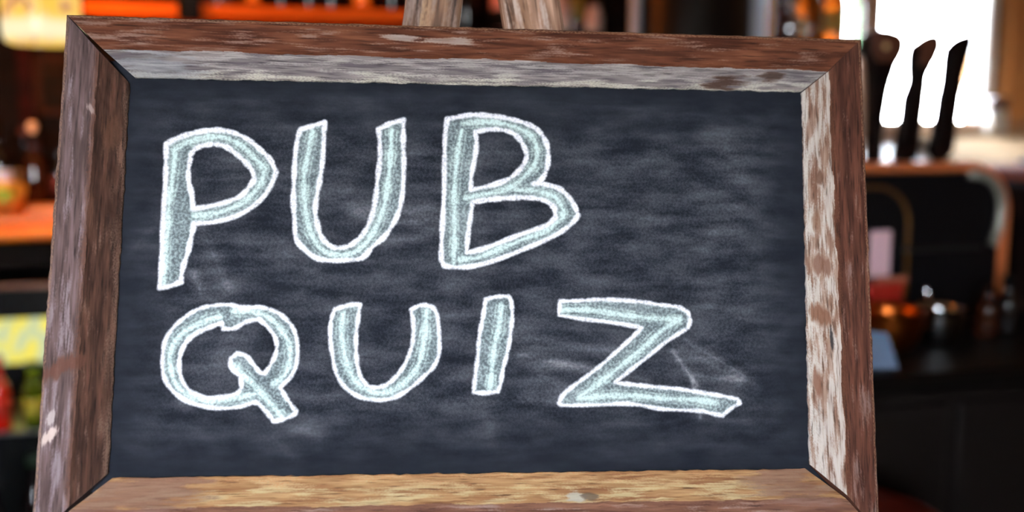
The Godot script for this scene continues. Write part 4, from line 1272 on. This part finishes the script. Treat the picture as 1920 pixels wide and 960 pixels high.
	part("body", lathe([Vector2(0, 0), Vector2(0.036, 0), Vector2(0.042, 0.008), Vector2(0.042, 0.075), Vector2(0.034, 0.092), Vector2(0, 0.092)], 32), mat(rgb(176, 172, 166), 0.35), jar)
	part("lid", lathe([Vector2(0, 0.092), Vector2(0.044, 0.092), Vector2(0.047, 0.1), Vector2(0.047, 0.128), Vector2(0.035, 0.138), Vector2(0, 0.139)], 32), mat(rgb(70, 36, 22), 0.4), jar)
	var shelfp := thing("ledge", "narrow wooden ledge below the window carrying the grey jar", "ledge", Vector3(2.98, 1.405, -0.3))
	part("board", box(Vector3(-0.3, 0, -0.14), Vector3(0.62, 0.035, 0.145), 0.004), M.lid_wood, shelfp)

	# unseen wall lamp added beyond the picture's right edge to brighten the wall
	var wl := thing("added_wall_lamp", "added unseen small brass wall lamp with a cream shade right of the curtain", "lamp", Vector3(3.85, 1.85, -0.45))
	part("plate", box(Vector3(-0.03, -0.06, 0.001), Vector3(0.03, 0.06, 0.012), 0.003), M.brass, wl)
	part("arm", tube([Vector3(0, -0.03, 0.01), Vector3(0, -0.05, 0.08), Vector3(0, -0.02, 0.13), Vector3(0, 0.0, 0.13)], 0.006), M.brass, wl)
	part("shade", lathe([Vector2(0, 0.0), Vector2(0.07, 0.0), Vector2(0.045, 0.11), Vector2(0, 0.11)], 32), glow(rgb(255, 214, 150), 1.2), wl, Vector3(0, 0, 0.13))
	var ol := OmniLight3D.new()
	ol.name = "added_wall_light"
	ol.light_color = Color(1.0, 0.75, 0.45)
	ol.light_energy = 0.35
	ol.light_size = 0.04
	ol.omni_range = 8.0
	ol.shadow_enabled = true
	wl.add_child(ol)
	ol.position = Vector3(0, 0.05, 0.13)

	var stool := thing("bar_stool", "red-brown round bar stool below the right end of the chalkboard", "stool", Vector3(1.13, 0, 1.62))
	part("seat", lathe([Vector2(0, 0.735), Vector2(0.15, 0.735), Vector2(0.165, 0.74), Vector2(0.172, 0.752), Vector2(0.17, 0.768), Vector2(0.155, 0.778), Vector2(0.1, 0.774), Vector2(0, 0.77)], 48), M.red_wood, stool)
	for i in 4:
		var a := TAU * (i + 0.5) / 4
		part("leg", tube([Vector3(cos(a) * 0.19, 0, sin(a) * 0.19), Vector3(cos(a) * 0.1, 0.74, sin(a) * 0.1)], 0.016), M.red_wood, stool)
	var ring := []
	for i in 32:
		ring.append(Vector3(cos(TAU * i / 32) * 0.163, 0.25, sin(TAU * i / 32) * 0.163))
	part("footrest", tube(ring, 0.009, 10, true), M.brass, stool)
